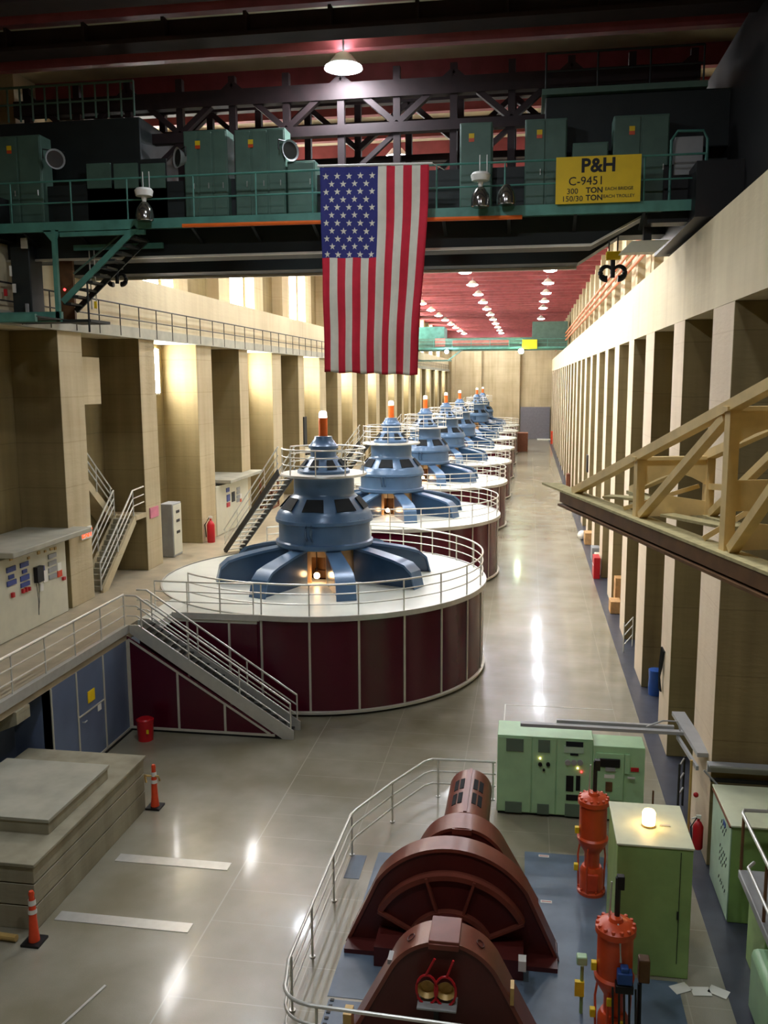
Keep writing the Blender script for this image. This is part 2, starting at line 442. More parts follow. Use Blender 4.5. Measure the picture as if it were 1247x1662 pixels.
# upper columns above the bands
for i in range(2, 24):
    y0 = 19.95+6.08*i
    o = MB().box(5.5, 6.8, y0, y0+1.9, 14.75, 20.7).build('upper_column', M['wall'])
    o2 = MB().box(5.3, 6.8, y0+3.4, y0+4.2, 14.75, 20.7).build('upper_column', M['wall'])
    for q, nm in ((o, 'wide'), (o2, 'narrow')):
        lab = 'short %s cream column above the right crane ledge' % nm
        if i in (4, 5, 6, 7, 8): lab += ', %s along' % ORD[i]
        tag(q, lab, 'column', 'columns above the right crane ledge')
for i in range(0, 24):
    y0 = 27.55+6.21*i
    o = MB().box(-16.9, -16.2, y0, y0+1.8, 15.0, 20.7).build('upper_column', M['wall'])
    lab = 'short cream column above the left crane ledge'
    if i in (2, 3, 4, 5, 6): lab += ', %s along' % ORD[i]
    tag(o, lab, 'column', 'columns above the left crane ledge')
# windows in every second bay of the left wall
wn = 1
for y0 in WINB:
    for (z0, z1, a, b_) in ((10.5, 12.5, -3.6, -0.55), (15.1, 19.6, -3.6, -0.3)):
        wdw = struct(MB().box(-16.9, -16.86, y0+a, y0+b_, z0, z1).build('window_%d' % wn, M['window'], smooth=False))
        fr = MB()
        fr.box(-16.9, -16.8, y0+a-0.08, y0+a, z0, z1).box(-16.9, -16.8, y0+b_, y0+b_+0.08, z0, z1)
        fr.box(-16.9, -16.8, y0+a, y0+b_, z0-0.08, z0).box(-16.9, -16.82, (y0*2+a+b_)/2-0.03, (y0*2+a+b_)/2+0.03, z0, z1)
        fr.build('window_frame', M['steel'], wdw); wn += 1

# ---------------------------------------------------------------- generators
GX, GY, GP, GR = -7.8, 33.7, 17.35, 6.2
def gen_parts(root, full=True):
    """everything in local coordinates, root at floor under the shaft"""
    Z = 3.4
    cs = MB().lathe([(GR+0.02, 0.14), (GR, 0.2), (GR, Z-0.12)], n=96).build('casing', M['burg'], root, local=True)
    MB().lathe([(GR-0.05, 0.0), (GR-0.05, 0.14)], n=96).build('kick_strip', M['black'], cs, local=True)
    MB().lathe([(GR-0.05, 0.1), (GR+0.1, 0.1), (GR+0.1, 0.17), (GR, 0.19)], n=96).build('base_trim', M['trimline'], cs, local=True)
    sm = MB()
    for k in range(24):
        a = math.radians(15*k+8); c, s_ = math.cos(a), math.sin(a)
        sm.bar(((GR+0.01)*c, (GR+0.01)*s_, 0.18), ((GR+0.01)*c, (GR+0.01)*s_, Z-0.1), 0.07, 0.05, up=(c, s_, 0))
    sm.build('seam', M['trimline'], cs, local=True)
    dk = MB().lathe([(0.6, Z), (GR+0.06, Z), (GR+0.06, Z-0.14), (GR-0.1, Z-0.14)], n=96).build('deck', M['deck'], root, local=True)
    MB().lathe([(GR+0.05, Z-0.15), (GR+0.12, Z-0.15), (GR+0.12, Z+0.03), (GR+0.05, Z+0.03)], n=96).build('rim', M['steel'], dk, local=True)
    # deck railing
    n = 24; a0, a1 = -127, 128; h = 1.06
    rl = None
    def arc(r, z, a0, a1, n=72): return [(r*math.cos(math.radians(a0+(a1-a0)*i/n)), r*math.sin(math.radians(a0+(a1-a0)*i/n)), z) for i in range(n+1)]
    rl = MB().tube(arc(GR-0.02, Z+h, a0, a1), 0.032, 8).build('deck_railing', M['alu'], root, local=True)
    for lv in (0.7, 0.38): MB().tube(arc(GR-0.02, Z+h*lv, a0, a1), 0.022, 8).build('lower_rail', M['alu'], rl, local=True)
    for i in range(18):
        a = math.radians(a0+(a1-a0)*i/17); p = ((GR-0.02)*math.cos(a), (GR-0.02)*math.sin(a))
        MB().tube([(p[0], p[1], Z), (p[0], p[1], Z+h)], 0.026, 8).build('post', M['alu'], rl, local=True)
    # support arms
    prof = [(1.5, 4.74), (2.4, 4.6), (3.3, 4.42), (3.78, 4.28), (4.08, 4.02), (4.24, 3.4)]
    for k in range(8):
        a = math.radians(-112+45*k); c, s_ = math.cos(a), math.sin(a)
        def P(r, z, t): return (r*c-t*s_, r*s_+t*c, z)
        arm = None
        wid = [0.28, 0.3, 0.33, 0.35, 0.36, 0.36]
        vs = []; fs = []
        for i, (r, z) in enumerate(prof):
            vs += [P(r, z, -wid[i]), P(r, z, wid[i]), P(r-0.03, z-0.09, wid[i]), P(r-0.03, z-0.09, -wid[i])]
            if i:
                o = 4*(i-1)
                for e in range(4): fs.append((o+e, o+(e+1) % 4, o+4+(e+1) % 4, o+4+e))
        fs += [(0, 3, 2, 1), (20, 21, 22, 23)]
        arm = MB().add(vs, fs).build('support_arm', M['gen'], root, local=True)
        web = [P(r-0.02, z-0.05, 0) for r, z in prof]+[P(1.5, 3.4, 0)]
        off = Vector((-s_*0.05, c*0.05, 0))
        if True:
            web2 = [Vector(p)-off/2 for p in web]
            for t in (-0.2, 0.2):
                w3 = [p+Vector((-s_*t, c*t, 0)) for p in web2]
                MB().prism(w3, off).build('web', M['gen_d'], arm, local=True)
    # inner drum and shaft opening
    dr = MB()
    for k in range(8):
        a0_ = math.radians(-112+45*k+8); a1_ = math.radians(-112+45*(k+1)-8)
        if k == 0: continue
        a0_ -= 0.14; a1_ += 0.14
        dr.lathe([(1.32, Z), (1.32, 4.8)], n=6, a0=a0_, a1=a1_)
    # the front opening shows the lit shaft
    fo0, fo1 = math.radians(-120), math.radians(-58)
    dr.lathe([(1.32, Z), (1.32, 4.8)], n=3, a0=fo0, a1=math.radians(-100))
    dr.lathe([(1.32, 4.4), (1.32, 4.8)], n=3, a0=math.radians(-100), a1=math.radians(-76))
    dr.lathe([(1.32, Z), (1.32, 4.8)], n=3, a0=math.radians(-76), a1=fo1)
    dr.build('shaft_housing', M['peach'], root, local=True)
    sh = MB().lathe([(0.28, Z), (0.28, 4.9)], n=24).lathe([(0.4, Z), (0.4, Z+0.3), (0.28, Z+0.3)], n=24).build('shaft', M['rust'], root, local=True)
    MB().sphere((0.0, -1.42, 3.72), 0.12).build('pit_lamp', M['pit'], root, local=True)
    MB().tube([(0.0, -1.42, 3.8), (0.0, -1.42, 4.75)], 0.015, 6).build('lamp_cord', M['black'], root, local=True)
    if not full: return
    hz = MB().lathe([(1.0, 4.72), (1.86, 4.72), (1.9, 4.78), (1.9, 4.9), (1.8, 4.94), (1.78, 5.0), (1.78, 5.62), (1.9, 5.66), (1.9, 5.78),
                     (1.86, 5.84), (1.82, 5.98), (1.7, 6.12), (1.5, 6.36), (1.3, 6.6), (1.2, 6.68), (1.17, 6.76), (1.17, 7.3), (1.24, 7.44), (0.8, 7.44)], n=64)
    hz = hz.build('housing', M['gen_d'] if False else M['gen'], root, local=True)
    for k in range(8):
        a = math.radians(-92+45*k); hw0, hw1 = 0.42, 0.32
        def Q(r, z, t): return (r*math.cos(a)-t*math.sin(a), r*math.sin(a)+t*math.cos(a), z)
        MB().prism([Q(1.66, 6.16, -hw0), Q(1.66, 6.16, hw0), Q(1.3, 6.58, hw1), Q(1.3, 6.58, -hw1)], (0.03*math.cos(a), 0.03*math.sin(a), 0.02)).build('vent', M['genvent'], hz, local=True)
    bt = MB()
    for k in range(32):
        a = 2*PI*k/32; bt.lathe([(0.001, 0.05), (0.03, 0.05), (0.03, 0)], (1.85*math.cos(a), 1.85*math.sin(a), 5.79), 6)
    bt.build('bolt_ring', M['gen'], hz, local=True)
    for da in (-98, -92):
        a = math.radians(da); c, s_ = math.cos(a), math.sin(a)
        MB().tube([(1.84*c, 1.84*s_, 5.75), (1.98*c, 1.98*s_, 5.6), (1.96*c, 1.96*s_, 5.3), (1.82*c, 1.82*s_, 5.12)], 0.045, 8).build('oil_pipe', M['gen_d'], hz, local=True)
    pf = MB().lathe([(0.9, 7.5), (1.66, 7.5), (1.68, 7.44), (1.62, 7.4), (1.1, 7.4)], n=48).build('platform', M['steel'], root, local=True)
    g = MB().tube(arc(1.6, 8.45, -170, 158, 48), 0.03, 8).build('platform_railing', M['alu'], root, local=True)
    for lv in (8.17, 7.86): MB().tube(arc(1.6, lv, -170, 158, 48), 0.02, 8).build('lower_rail', M['alu'], g, local=True)
    for i in range(9):
        a = math.radians(-170+328*i/8); MB().tube([(1.6*math.cos(a), 1.6*math.sin(a), 7.5), (1.6*math.cos(a), 1.6*math.sin(a), 8.45)], 0.022, 8).build('post', M['alu'], g, local=True)
    ex = MB().lathe([(1.02, 7.5), (1.02, 7.6), (0.98, 7.64), (0.56, 8.1), (0.5, 8.14), (0.5, 8.42), (0.58, 8.46), (0.58, 8.54), (0.52, 8.58), (0.36, 8.8), (0.34, 8.9), (0.1, 8.92)], n=40).build('exciter', M['gen'], root, local=True)
    for k in range(8):
        a = math.radians(-112+45*k+10)
        def Q2(r, z, t): return (r*math.cos(a)-t*math.sin(a), r*math.sin(a)+t*math.cos(a), z)
        MB().prism([Q2(0.94, 7.7, -0.2), Q2(0.94, 7.7, 0.2), Q2(0.66, 8.02, 0.12), Q2(0.66, 8.02, -0.12)], (0.015*math.cos(a), 0.015*math.sin(a), 0.015)).build('vent', M['genvent'], ex, local=True)
    bc = MB().lathe([(0.001, 8.9), (0.17, 8.9), (0.17, 9.6), (0.15, 9.62)], n=20).build('beacon', M['orange'], root, local=True)
    MB().lathe([(0.16, 9.6), (0.15, 9.8), (0.12, 9.86), (0.001, 9.88)], n=20).build('beacon_light', M['tip'], bc, local=True)
    # access stair
    a_, b_ = Vector((-5.35, 4.55, 3.4)), Vector((-1.62, 0.55, 7.46))
    d = (b_-a_); sd = Vector((-d.y, d.x, 0)).normalized()*0.38
    st = MB().bar(a_+sd, b_+sd, 0.05, 0.26).build('stair', M['dark_steel'], root, local=True)
    MB().bar(a_-sd, b_-sd, 0.05, 0.26).build('stringer', M['dark_steel'], st, local=True)
    for k in range(17):
        p = a_.lerp(b_, (k+0.6)/17.3)
        MB().bar(p-sd, p+sd, 0.22, 0.035).build('step', M['steel'], st, local=True)
    for sg in (-1, 1):
        for hh, rr in ((1.0, 0.028), (0.68, 0.018), (0.36, 0.018)):
            MB().tube([a_+sd*sg+Vector((0, 0, hh)), b_+sd*sg+Vector((0, 0, hh))], rr, 8).build('hand_rail', M['alu'], st, local=True)
        for f_ in (0.02, 0.27, 0.52, 0.77, 0.98):
            p = a_.lerp(b_, f_)+sd*sg; MB().tube([p, p+Vector((0, 0, 1.0))], 0.02, 6).build('post', M['alu'], st, local=True)
GLAB = ['nearest blue generator on a burgundy drum with white deck, dark against the row',
        'second blue generator in the row, with lit shaft opening and white deck',
        'third blue generator in the row, behind the second one',
        'fourth blue generator in the row', 'fifth blue generator in the row before the dismantled unit',
        'dismantled sixth unit in the row, burgundy drum and deck without a tower',
        'seventh blue generator, last but one in the row', 'eighth blue generator, farthest in the row by the end wall']
g1 = thing('generator', GLAB[0], 'generator', (GX, GY, 0), 0, 'generators in a row down the hall')
gen_parts(g1)
for k in (1, 2, 3, 4, 6, 7):
    g = copy_tree(g1); g.location = (GX, GY+GP*k, 0); g['label'] = GLAB[k]
g6 = thing('generator', GLAB[5], 'generator', (GX, GY+GP*5, 0), 0, 'generators in a row down the hall')
gen_parts(g6, full=False)

# ---------------------------------------------------------------- deck infill, main stair, gallery railings
dk = MB().box(-11.6, -8.7, 27.5, 29.6, 3.1, 3.39).box(-12.36, -11.6, 26.45, 32.0, 3.1, 3.395)
struct(dk.build('trim_11', M['deck'], smooth=False))
st = struct(MB().box(-12.36, -8.7, 27.52, 27.56, 0.0, 3.1).box(-12.3, -11.6, 26.4, 26.46, 0, 3.1).build('trim_12', M['burg'], smooth=False))
struct(MB().box(-11.6, -8.6, 27.42, 27.5, 3.22, 3.43).build('trim_15', M['steel'], smooth=False))
for n_, x_ in ((16, -11.1), (17, -9.65)): struct(MB().box(x_-0.035, x_+0.035, 27.48, 27.52, 0.1, 3.2).build('trim_%d' % n_, M['trimline'], smooth=False))
gfill = MB()
for k in range(8):
    yc = GY+GP*k
    gfill.box(-12.36, -9.6, yc+GR*0.93, yc+GP-GR*0.93, 3.05, 3.38)
struct(gfill.build('trim_13', M['gallery'], smooth=False))
# main stair
sx0, sz0 = -7.15, 0.0
sx1, sz1 = -12.0, 3.4
stair = thing('staircase', 'steel staircase rising left along the burgundy drum to the gallery', 'staircase', (-7.15, 26.0, 0))
for yy in (25.62, 26.42):
    MB().prism([(-7.0, yy-0.03, 0.0), (-7.35, yy-0.03, 0.0), (-12.25, yy-0.03, 3.2), (-12.25, yy-0.03, 3.46), (-11.95, yy-0.03, 3.46), (-7.0, yy-0.03, 0.28)], (0, 0.06, 0)).build('stringer', M['steel'], stair)
for k in range(19):
    f_ = (k+0.5)/19
    x = -7.2+f_*(-12.0+7.2); z = f_*3.4
    MB().box(x-0.15, x+0.15, 25.65, 26.39, z-0.02, z+0.02).build('step', M['dark_steel'], stair)
def sline(yy, dz): return [(-6.98, yy, 0.12+dz*0.55), (-7.1, yy, 0.2+dz), (-12.0, yy, 3.45+dz), (-12.34, yy, 3.45+dz)]
for yy in (25.62, 26.42):
    for dz, rr in ((0.95, 0.034), (0.62, 0.024), (0.3, 0.024)):
        MB().tube(sline(yy, dz)[1:], rr, 8).build('hand_rail' if dz > 0.9 else 'lower_rail', M['alu'], stair)
    for f_ in (0.0, 0.33, 0.66, 0.97):
        x = -7.1+f_*(-4.9); z = 0.2+f_*3.25
        MB().tube([(x, yy, z-0.1), (x, yy, z+0.95)], 0.026, 8).build('post', M['alu'], stair)
tw = struct(MB().prism([(-12.36, 25.6, 0.1), (-7.5, 25.6, 0.1), (-12.36, 25.6, 3.12)], (0, 0.02, 0)).build('wall_under_stair', M['burg'], smooth=False))
sm = MB()
for x, z in ((-12.3, 3.0), (-10.72, 2.0), (-9.2, 1.06)): sm.box(x-0.035, x+0.035, 25.575, 25.6, 0.1, z)
sm.bar((-12.3, 25.585, 3.0), (-7.75, 25.585, 0.14), 0.03, 0.06, up=(0, 0, 1))
sm.box(-12.36, -7.6, 25.56, 25.6, 0.08, 0.15)
sm.build('seam', M['trimline'], tw)
MB().box(-12.36, -7.4, 25.6, 25.64, 0.0, 0.1).build('kick_strip', M['black'], tw)

r1 = thing('railing', 'silver pipe railing along the left gallery edge towards the camera', 'railing', (-12.36, 20.0, 3.4))
rails(r1, [(-12.36, 10.0, 3.4), (-12.36, 25.5, 3.4)], 1.05, M['alu'], step=1.55, top_r=0.04)
r2 = thing('railing', 'silver pipe railing along the straight front edge of the white deck', 'railing', (-10.0, 27.5, 3.4))
rails(r2, [(-12.2, 27.5, 3.4), (-11.4, 27.48, 3.4), (-8.8, 27.5, 3.4)], 1.05, M['alu'], step=1.3)
for k in range(7):
    yc = GY+GP*k
    rk = thing('railing', 'silver railing across the gap between generators %s and %s' % (ORD[k], ORD[k+1]), 'railing', (-9.6, yc+GP/2, 3.38), 0, 'railings between the generators')
    ya, yb = yc+GR*0.93, yc+GP-GR*0.93
    rails(rk, [(-11.0, ya-0.2, 3.38), (-9.65, ya+0.3, 3.38), (-9.65, yb-0.3, 3.38), (-11.0, yb+0.2, 3.38)], 1.05, M['alu'], step=1.5)
lr = thing('railing', 'thin dark railing along the face of the left crane ledge', 'railing', (-15.05, 60, 12.8))
LY = [23.55+1.65*i for i in range(90)]
rails(lr, [(-15.0, LY[0], 12.72), (-15.0, LY[-1], 12.72)], 1.15, M['dark_steel'], r=0.022, levels=(1.0, 0.55), posts=[(-15.0, y, 12.72) for y in LY])
# right side conductor bars
for j, (xx, zz) in enumerate(((4.75, 16.3), (4.75, 16.75), (4.75, 17.2))):
    o = MB().tube([(xx, 40, zz), (xx, 171, zz)], 0.09, 8).build('conductor_pipe', M['conduit'])
    tag(o, 'orange conductor pipe above the right ledge, %s of three' % ('lowest', 'middle', 'topmost')[j], 'pipe', 'orange conductor pipes')

# ---------------------------------------------------------------- ceiling lamps
def lamp(x, y, label):
    t = thing('ceiling_lamp', label, 'lamp', (x, y, 19.5), 0, 'round ceiling lamps in three rows')
    MB().lathe([(0.12, 0.42), (0.22, 0.36), (0.52, 0.02), (0.54, 0.0), (0.51, 0.0), (0.2, 0.34)], n=20).build('reflector', M['white'], t, local=True)
    MB().lathe([(0.001, -0.1), (0.3, -0.07), (0.48, 0.0), (0.51, 0.05)], n=20).build('lens', M['lamp'], t, local=True)
    MB().tube([(0, 0, 0.4), (0, 0, 1.2)], 0.03, 6).build('stem', M['dark_steel'], t, local=True)
    return t
L0 = lamp(-5.2, 25.6, 'bright round ceiling lamp seen through the near crane above the flag')
for ri, (lx, rn) in enumerate(((-12.0, 'left'), (-5.2, 'middle'), (1.5, 'right'))):
    for k in range(-7, 11):
        if k == -5 or (k < -5 and ri == 0) or (k == -6 and ri == 2): continue
        if ri == 2 and k in (5, 7, 8, 9, 10): continue
        t = copy_tree(L0); t.location = (lx, 73.5+9.42*k, 19.5)
        if k >= 0: t['label'] = 'round ceiling lamp in the %s row, %s beyond the near crane' % (rn, ORD[k])
        else: t['label'] = 'round ceiling lamp in the %s row, hidden by the near crane at place %s' % (rn, ORD[-k])

# ---------------------------------------------------------------- near crane
def girder(o_y0, o_y1, name, label):
    p = [(-15.9, o_y0, 14.55), (1.6, o_y0, 14.55), (2.9, o_y0, 15.25), (4.9, o_y0, 15.25), (4.9, o_y0, 16.6), (-15.9, o_y0, 16.6)]
    return MB().prism(p, (0, o_y1-o_y0, 0))
crane = thing('overhead_crane', 'near overhead crane bridge, dark girders with teal walkway spanning the hall', 'crane', (-5.4, 26.5, 14.5))
girder(25.0, 26.2, '', '').build('girder', M['girder'], crane)
MB().prism([(-15.9, 28.3, 14.5), (1.4, 28.3, 14.5), (2.6, 28.3, 15.25), (4.9, 28.3, 15.25), (4.9, 28.3, 17.0), (-15.9, 28.3, 17.0)], (0, 1.0, 0)).build('girder', M['girder'], crane)
fl = MB().box(-15.8, 1.55, 24.9, 25.0, 14.5, 14.56).bar((1.55, 24.95, 14.53), (2.9, 24.95, 15.25), 0.12, 0.05).build('flange', M['trimline'], crane)
fl = MB().box(-15.8, 1.4, 29.25, 29.4, 14.42, 14.5).build('flange', M['trimline'], crane)
MB().box(2.9, 4.6, 24.4, 25.0, 14.95, 15.2).box(3.9, 5.0, 23.4, 30.6, 14.9, 16.2).box(3.3, 4.4, 24.6, 25.0, 15.2, 16.4).build('end_carriage', M['black'], crane)
MB().box(5.0, 6.6, 20.6, 29.0, 14.78, 19.6).box(5.0, 5.4, 23.4, 29.0, 14.78, 16.2).build('dark_wall_cover', M['black'], crane)  # black box added to darken the bright upper right wall
MB().box(-16.0, -14.9, 23.4, 30.6, 15.05, 16.2).build('end_carriage', M['black'], crane)
for yy in (24.0, 25.2, 28.6, 29.8):
    MB().lathe([(0.3, -0.09), (0.33, -0.09), (0.3, 0.09), (0.001, 0.09)], (4.75, yy, 15.05), 20, axis='Y').build('wheel', M['dark_steel'], crane)
MB().box(-15.5, 4.25, 24.0, 25.2, 15.3, 15.36).box(-15.5, 4.25, 23.97, 24.03, 15.16, 15.42).build('walkway', M['teal'], crane)
MB().box(-15.5, 1.0, 24.9, 25.0, 15.38, 15.5).build('kick_edge', M['yellow'], crane)
for x in (-14.2, -12.6, -10.9, -9.2, -7.5, -5.8, -2.3, -0.6, 1.1, 2.8):
    MB().bar((x, 24.1, 15.25), (x, 25.0, 14.9), 0.08, 0.06).build('bracket', M['girder'], crane)
ort = MB().tube([(-9.38, 23.98, 15.2), (-6.2, 23.98, 15.18), (-0.25, 23.98, 15.13)], 0.055, 8).build('cable_duct', M['orange'], crane); ort['label'] = 'orange duct along the walkway edge'
posts = [(x, 24.0, 15.4) for x in (-14.4, -12.6, -10.95, -9.05, -7.3, -5.75, -2.45, -0.7, 1.0, 2.75, 4.2)]
rails(crane, [(-15.5, 24.0, 15.4), (4.2, 24.0, 15.4)], 1.1, M['teal'], r=0.022, levels=(1.0, 0.48), posts=posts)
rails(crane, [(-15.5, 30.2, 16.9), (4.2, 30.2, 16.9)], 1.1, M['dark_steel'], r=0.03, levels=(1.0, 0.5), step=2.2)
# electrical cabinets on the walkway
def cr_cab(p0, p1, label, doors=2, notice=True, depth=0.6, mat='teal_d', Y=24.75):
    a = atY(p0[0], p0[1], Y); b = atY(p1[0], p1[1], Y)
    t = thing('electrical_cabinet', label, 'cabinet', ((a.x+b.x)/2, Y, 15.36))
    x0, x1, z1 = a.x, b.x, a.z
    MB().box(x0, x1, Y, Y+depth, 15.37, z1).build('body', M[mat], t, bevel=0.02)
    for i in range(doors):
        u0 = x0+(x1-x0)*i/doors+0.03; u1 = x0+(x1-x0)*(i+1)/doors-0.03
        d = MB().box(u0, u1, Y-0.03, Y, 15.55, z1-0.05).build('door', M[mat], t, bevel=0.01)
        MB().tube([(u1-0.1, Y-0.05, 16.3), (u1-0.1, Y-0.05, 16.45)], 0.015, 6).build('handle', M['steel'], d)
    if notice:
        n = MB().box(x0+(x1-x0)*0.28, x0+(x1-x0)*0.28+0.14, Y-0.045, Y-0.03, z1-0.4, z1-0.28).build('warning_label', M['yellow'], t)
        MB().box(x0+(x1-x0)*0.28, x0+(x1-x0)*0.28+0.14, Y-0.045, Y-0.03, z1-0.49, z1-0.4).build('warning_label', M['servo'], t)
    return t
cr_cab((297, 213), (372, 345), 'green electrical cabinet with double door on the crane walkway, left of its twin', 3)
cr_cab((380, 211), (465, 345), 'green electrical cabinet on the crane walkway just left of the flag', 3)
cr_cab((747, 200), (798, 345), 'narrow green electrical cabinet on the walkway right of the flag', 1)
cr_cab((853, 194), (918, 345), 'green electrical cabinet directly left of the yellow sign', 2)
cr_cab((997, 188), (1082, 345), 'tall green electrical cabinet behind the right half of the yellow sign', 2)
cr_cab((-10, 222), (72, 347), 'green electrical cabinet on the walkway at the left frame edge', 2)
cr_cab((930, 232), (985, 345), 'small grey green box behind the yellow sign', 1, False)
cr_cab((466, 262), (512, 300), 'low green box beside the flag top', 1, False)
t = thing('panel_rack', 'row of three green framed panels behind the left walkway rail', 'panel', (-11.6, 24.95, 15.36))
for i in range(3):
    a = atY(140+i*44, 266, 24.95); b = atY(181+i*44, 305, 24.95)
    MB().box(a.x, b.x, 24.93, 25.0, b.z, a.z).build('panel', M['teal_d'], t, bevel=0.01)
MB().box(atY(140, 300, 24.95).x, atY(270, 300, 24.95).x, 25.0, 25.04, 15.37, atY(140, 262, 24.95).z).build('back_plate', M['girder'], t)
# door frame at the right end
t = thing('gate_cabinet', 'grey cabinet in a rounded green pipe frame at the right end of the crane walkway', 'cabinet', (3.8, 24.5, 15.36))
a = atY(1090, 222, 24.5); b = atY(1145, 300, 24.5)
MB().box(a.x+0.1, b.x-0.08, 24.52, 24.9, atY(1100, 284, 24.5).z, a.z).build('panel', M['greym'], t, bevel=0.02)
MB().tube([(a.x, 24.45, 15.4), (a.x, 24.45, a.z-0.1), (a.x+0.15, 24.45, a.z+0.12), (b.x-0.1, 24.45, a.z+0.1), (b.x, 24.45, a.z-0.1), (b.x, 24.45, 15.4)], 0.035, 8).build('frame', M['teal'], t)
# upper lattice of the trolley frames
for (yy, nm) in ((26.6, 'front'), (29.2, 'rear')):
    t = thing('crane_truss', 'dark %s lattice truss above the near crane girders' % nm, 'truss', (-5.4, yy, 17.0), 0, 'lattice trusses of the near crane')
    zb, zm, zt = 17.35, 18.55, 19.75
    for z, h in ((18.15, 0.28), (19.2, 0.45)) if nm == 'front' else ((17.9, 0.2), (18.9, 0.3), (19.7, 0.25)):
        MB().box(-15.6, 4.4, yy-0.15, yy+0.15, z-h/2, z+h/2).build('chord', M['lattice'], t)
    xs = [-15.2+i*1.62 for i in range(13)]
    for i, x in enumerate(xs):
        MB().box(x-0.1, x+0.1, yy-0.1, yy+0.1, 16.6, 19.8).build('vertical', M['lattice'], t)
        if i < 12:
            x2 = xs[i+1]; sw = (i+(nm == 'rear')) % 2
            MB().bar((x if sw else x2, yy, 18.25), (x2 if sw else x, yy, 19.6), 0.16, 0.22, up=(0, 1, 0)).build('diagonal', M['lattice'], t)
            if i % 2 == (nm == 'rear'):
                MB().bar((x2 if sw else x, yy, 16.7), (x if sw else x2, yy, 18.05), 0.13, 0.16, up=(0, 1, 0)).build('diagonal', M['lattice'], t)
# hoist houses on the bridge
t = thing('hoist_trolley', 'dark blue green hoist house above the yellow sign', 'hoist', (2.4, 27.0, 16.6))
MB().box(0.3, 5.25, 25.5, 29.0, 17.0, 18.45).build('house', M['girder'], t, bevel=0.03)
MB().box(0.2, 4.4, 25.3, 29.2, 18.45, 18.6).build('roof', M['teal_d'], t)
rails(t, [(0.3, 25.4, 18.6), (4.3, 25.4, 18.6)], 0.9, M['girder'], r=0.025, levels=(1.0, 0.5), step=1.3)
t = thing('hoist_trolley', 'large dark hoist trolley with fence posts at the upper left', 'hoist', (-12.6, 27.0, 16.6))
MB().box(-15.6, -11.2, 25.6, 29.2, 16.9, 18.55).build('house', M['girder'], t, bevel=0.03)
rails(t, [(-15.6, 25.5, 18.55), (-11.3, 25.5, 18.55)], 0.95, M['teal_d'], r=0.03, levels=(1.0, 0.5), step=0.4)
# fan-like floodlights aimed down
def flood(px, py, Y, tilt, label):
    p = atY(px, py, Y)
    t = thing('floodlight', label, 'floodlight', p, tilt, 'round floodlights on the crane')
    MB().lathe([(0.08, 0.28), (0.14, 0.24), (0.26, 0.02), (0.28, 0.0), (0.24, 0.02), (0.1, 0.22)], n=20, axis='Y').build('reflector', M['greym'], t, local=True)
    MB().lathe([(0.001, 0.03), (0.24, 0.03)], n=16, axis='Y').build('glass', M['glassbulb'], t, local=True)
    MB().tube([(-0.3, 0.14, 0.0), (-0.3, 0.14, 0.25), (0.3, 0.14, 0.25), (0.3, 0.14, 0)], 0.02, 6).build('bracket', M['dark_steel'], t, local=True)
flood(90, 258, 24.6, 0.8, 'grey round floodlight right of the leftmost green cabinet')
flood(287, 256, 24.65, -0.8, 'grey round floodlight tucked left of the paired cabinets')
flood(472, 244, 24.6, 0.9, 'pale round floodlight at the corner left of the flag')
def bell(px, py, Y, label, cap=True):
    p = atY(px, py, Y)
    t = thing('pendant_lamp', label, 'lamp', p, 0, 'bell lamps hanging under the crane walkway')
    MB().lathe([(0.05, 0.28), (0.1, 0.26), (0.21, 0.1), (0.24, -0.06), (0.235, -0.2), (0.2, -0.22), (0.001, -0.2)], n=24).build('glass_bell', M['glassbulb'], t, local=True)
    if cap:
        MB().lathe([(0.001, 0.62), (0.2, 0.62), (0.25, 0.56), (0.22, 0.42), (0.08, 0.4), (0.05, 0.28)], n=24).build('ballast', M['white'], t, local=True)
        for dx in (-0.02, 0.16): MB().tube([(dx, 0, 0.6), (dx, 0, 1.05)], 0.015, 6).build('hanger', M['steel'], t, local=True)
    else:
        MB().tube([(0, 0, 0.26), (0, 0.5, 0.3)], 0.02, 6).build('hanger', M['steel'], t, local=True)
bell(235, 345, 23.6, 'polished bell lamp with white cap in front of the left walkway')
bell(780, 322, 23.6, 'polished bell lamp with white cap right of the flag')
bell(822, 318, 23.7, 'clear globe lamp without a cap right of the capped bell lamp', False)

# yellow crane sign
p0 = atY(903, 256, 23.9); p1 = atY(1041, 250, 23.9); p2 = atY(1040, 327, 23.9); p3 = atY(902, 332, 23.9)
sx = ((p0.x+p3.x)/2, (p1.x+p2.x)/2); sz = ((p2.z+p3.z)/2, (p0.z+p1.z)/2)
sg = thing('crane_sign', 'yellow crane sign with black lettering on the walkway rail', 'sign', ((sx[0]+sx[1])/2, 23.9, sz[0]))
MB().box(sx[0], sx[1], 23.88, 23.91, sz[0], sz[1]).build('board', M['yellow'], sg)
sw, sh = sx[1]-sx[0], sz[1]-sz[0]
def S(u, v): return (sx[0]+sw*u, 23.875, sz[1]-sh*v)
text('P&H', 'lettering', M['ink'], sg, S(0.5, 0.21), 0.46, bold=0.014, ext=0.004)
text('C-9451', 'lettering', M['ink'], sg, S(0.36, 0.53), 0.29, ext=0.004)
text('300', 'lettering', M['ink'], sg, S(0.2, 0.74), 0.19, ext=0.004)
text('TON', 'lettering', M['ink'], sg, S(0.46, 0.73), 0.19, bold=0.004, ext=0.004)
text('150/30', 'lettering', M['ink'], sg, S(0.2, 0.9), 0.19, ext=0.004)
text('TON', 'lettering', M['ink'], sg, S(0.46, 0.89), 0.19, bold=0.004, ext=0.004)
text('EACH BRIDGE', 'lettering', M['ink'], sg, S(0.75, 0.71), 0.11, ext=0.004)
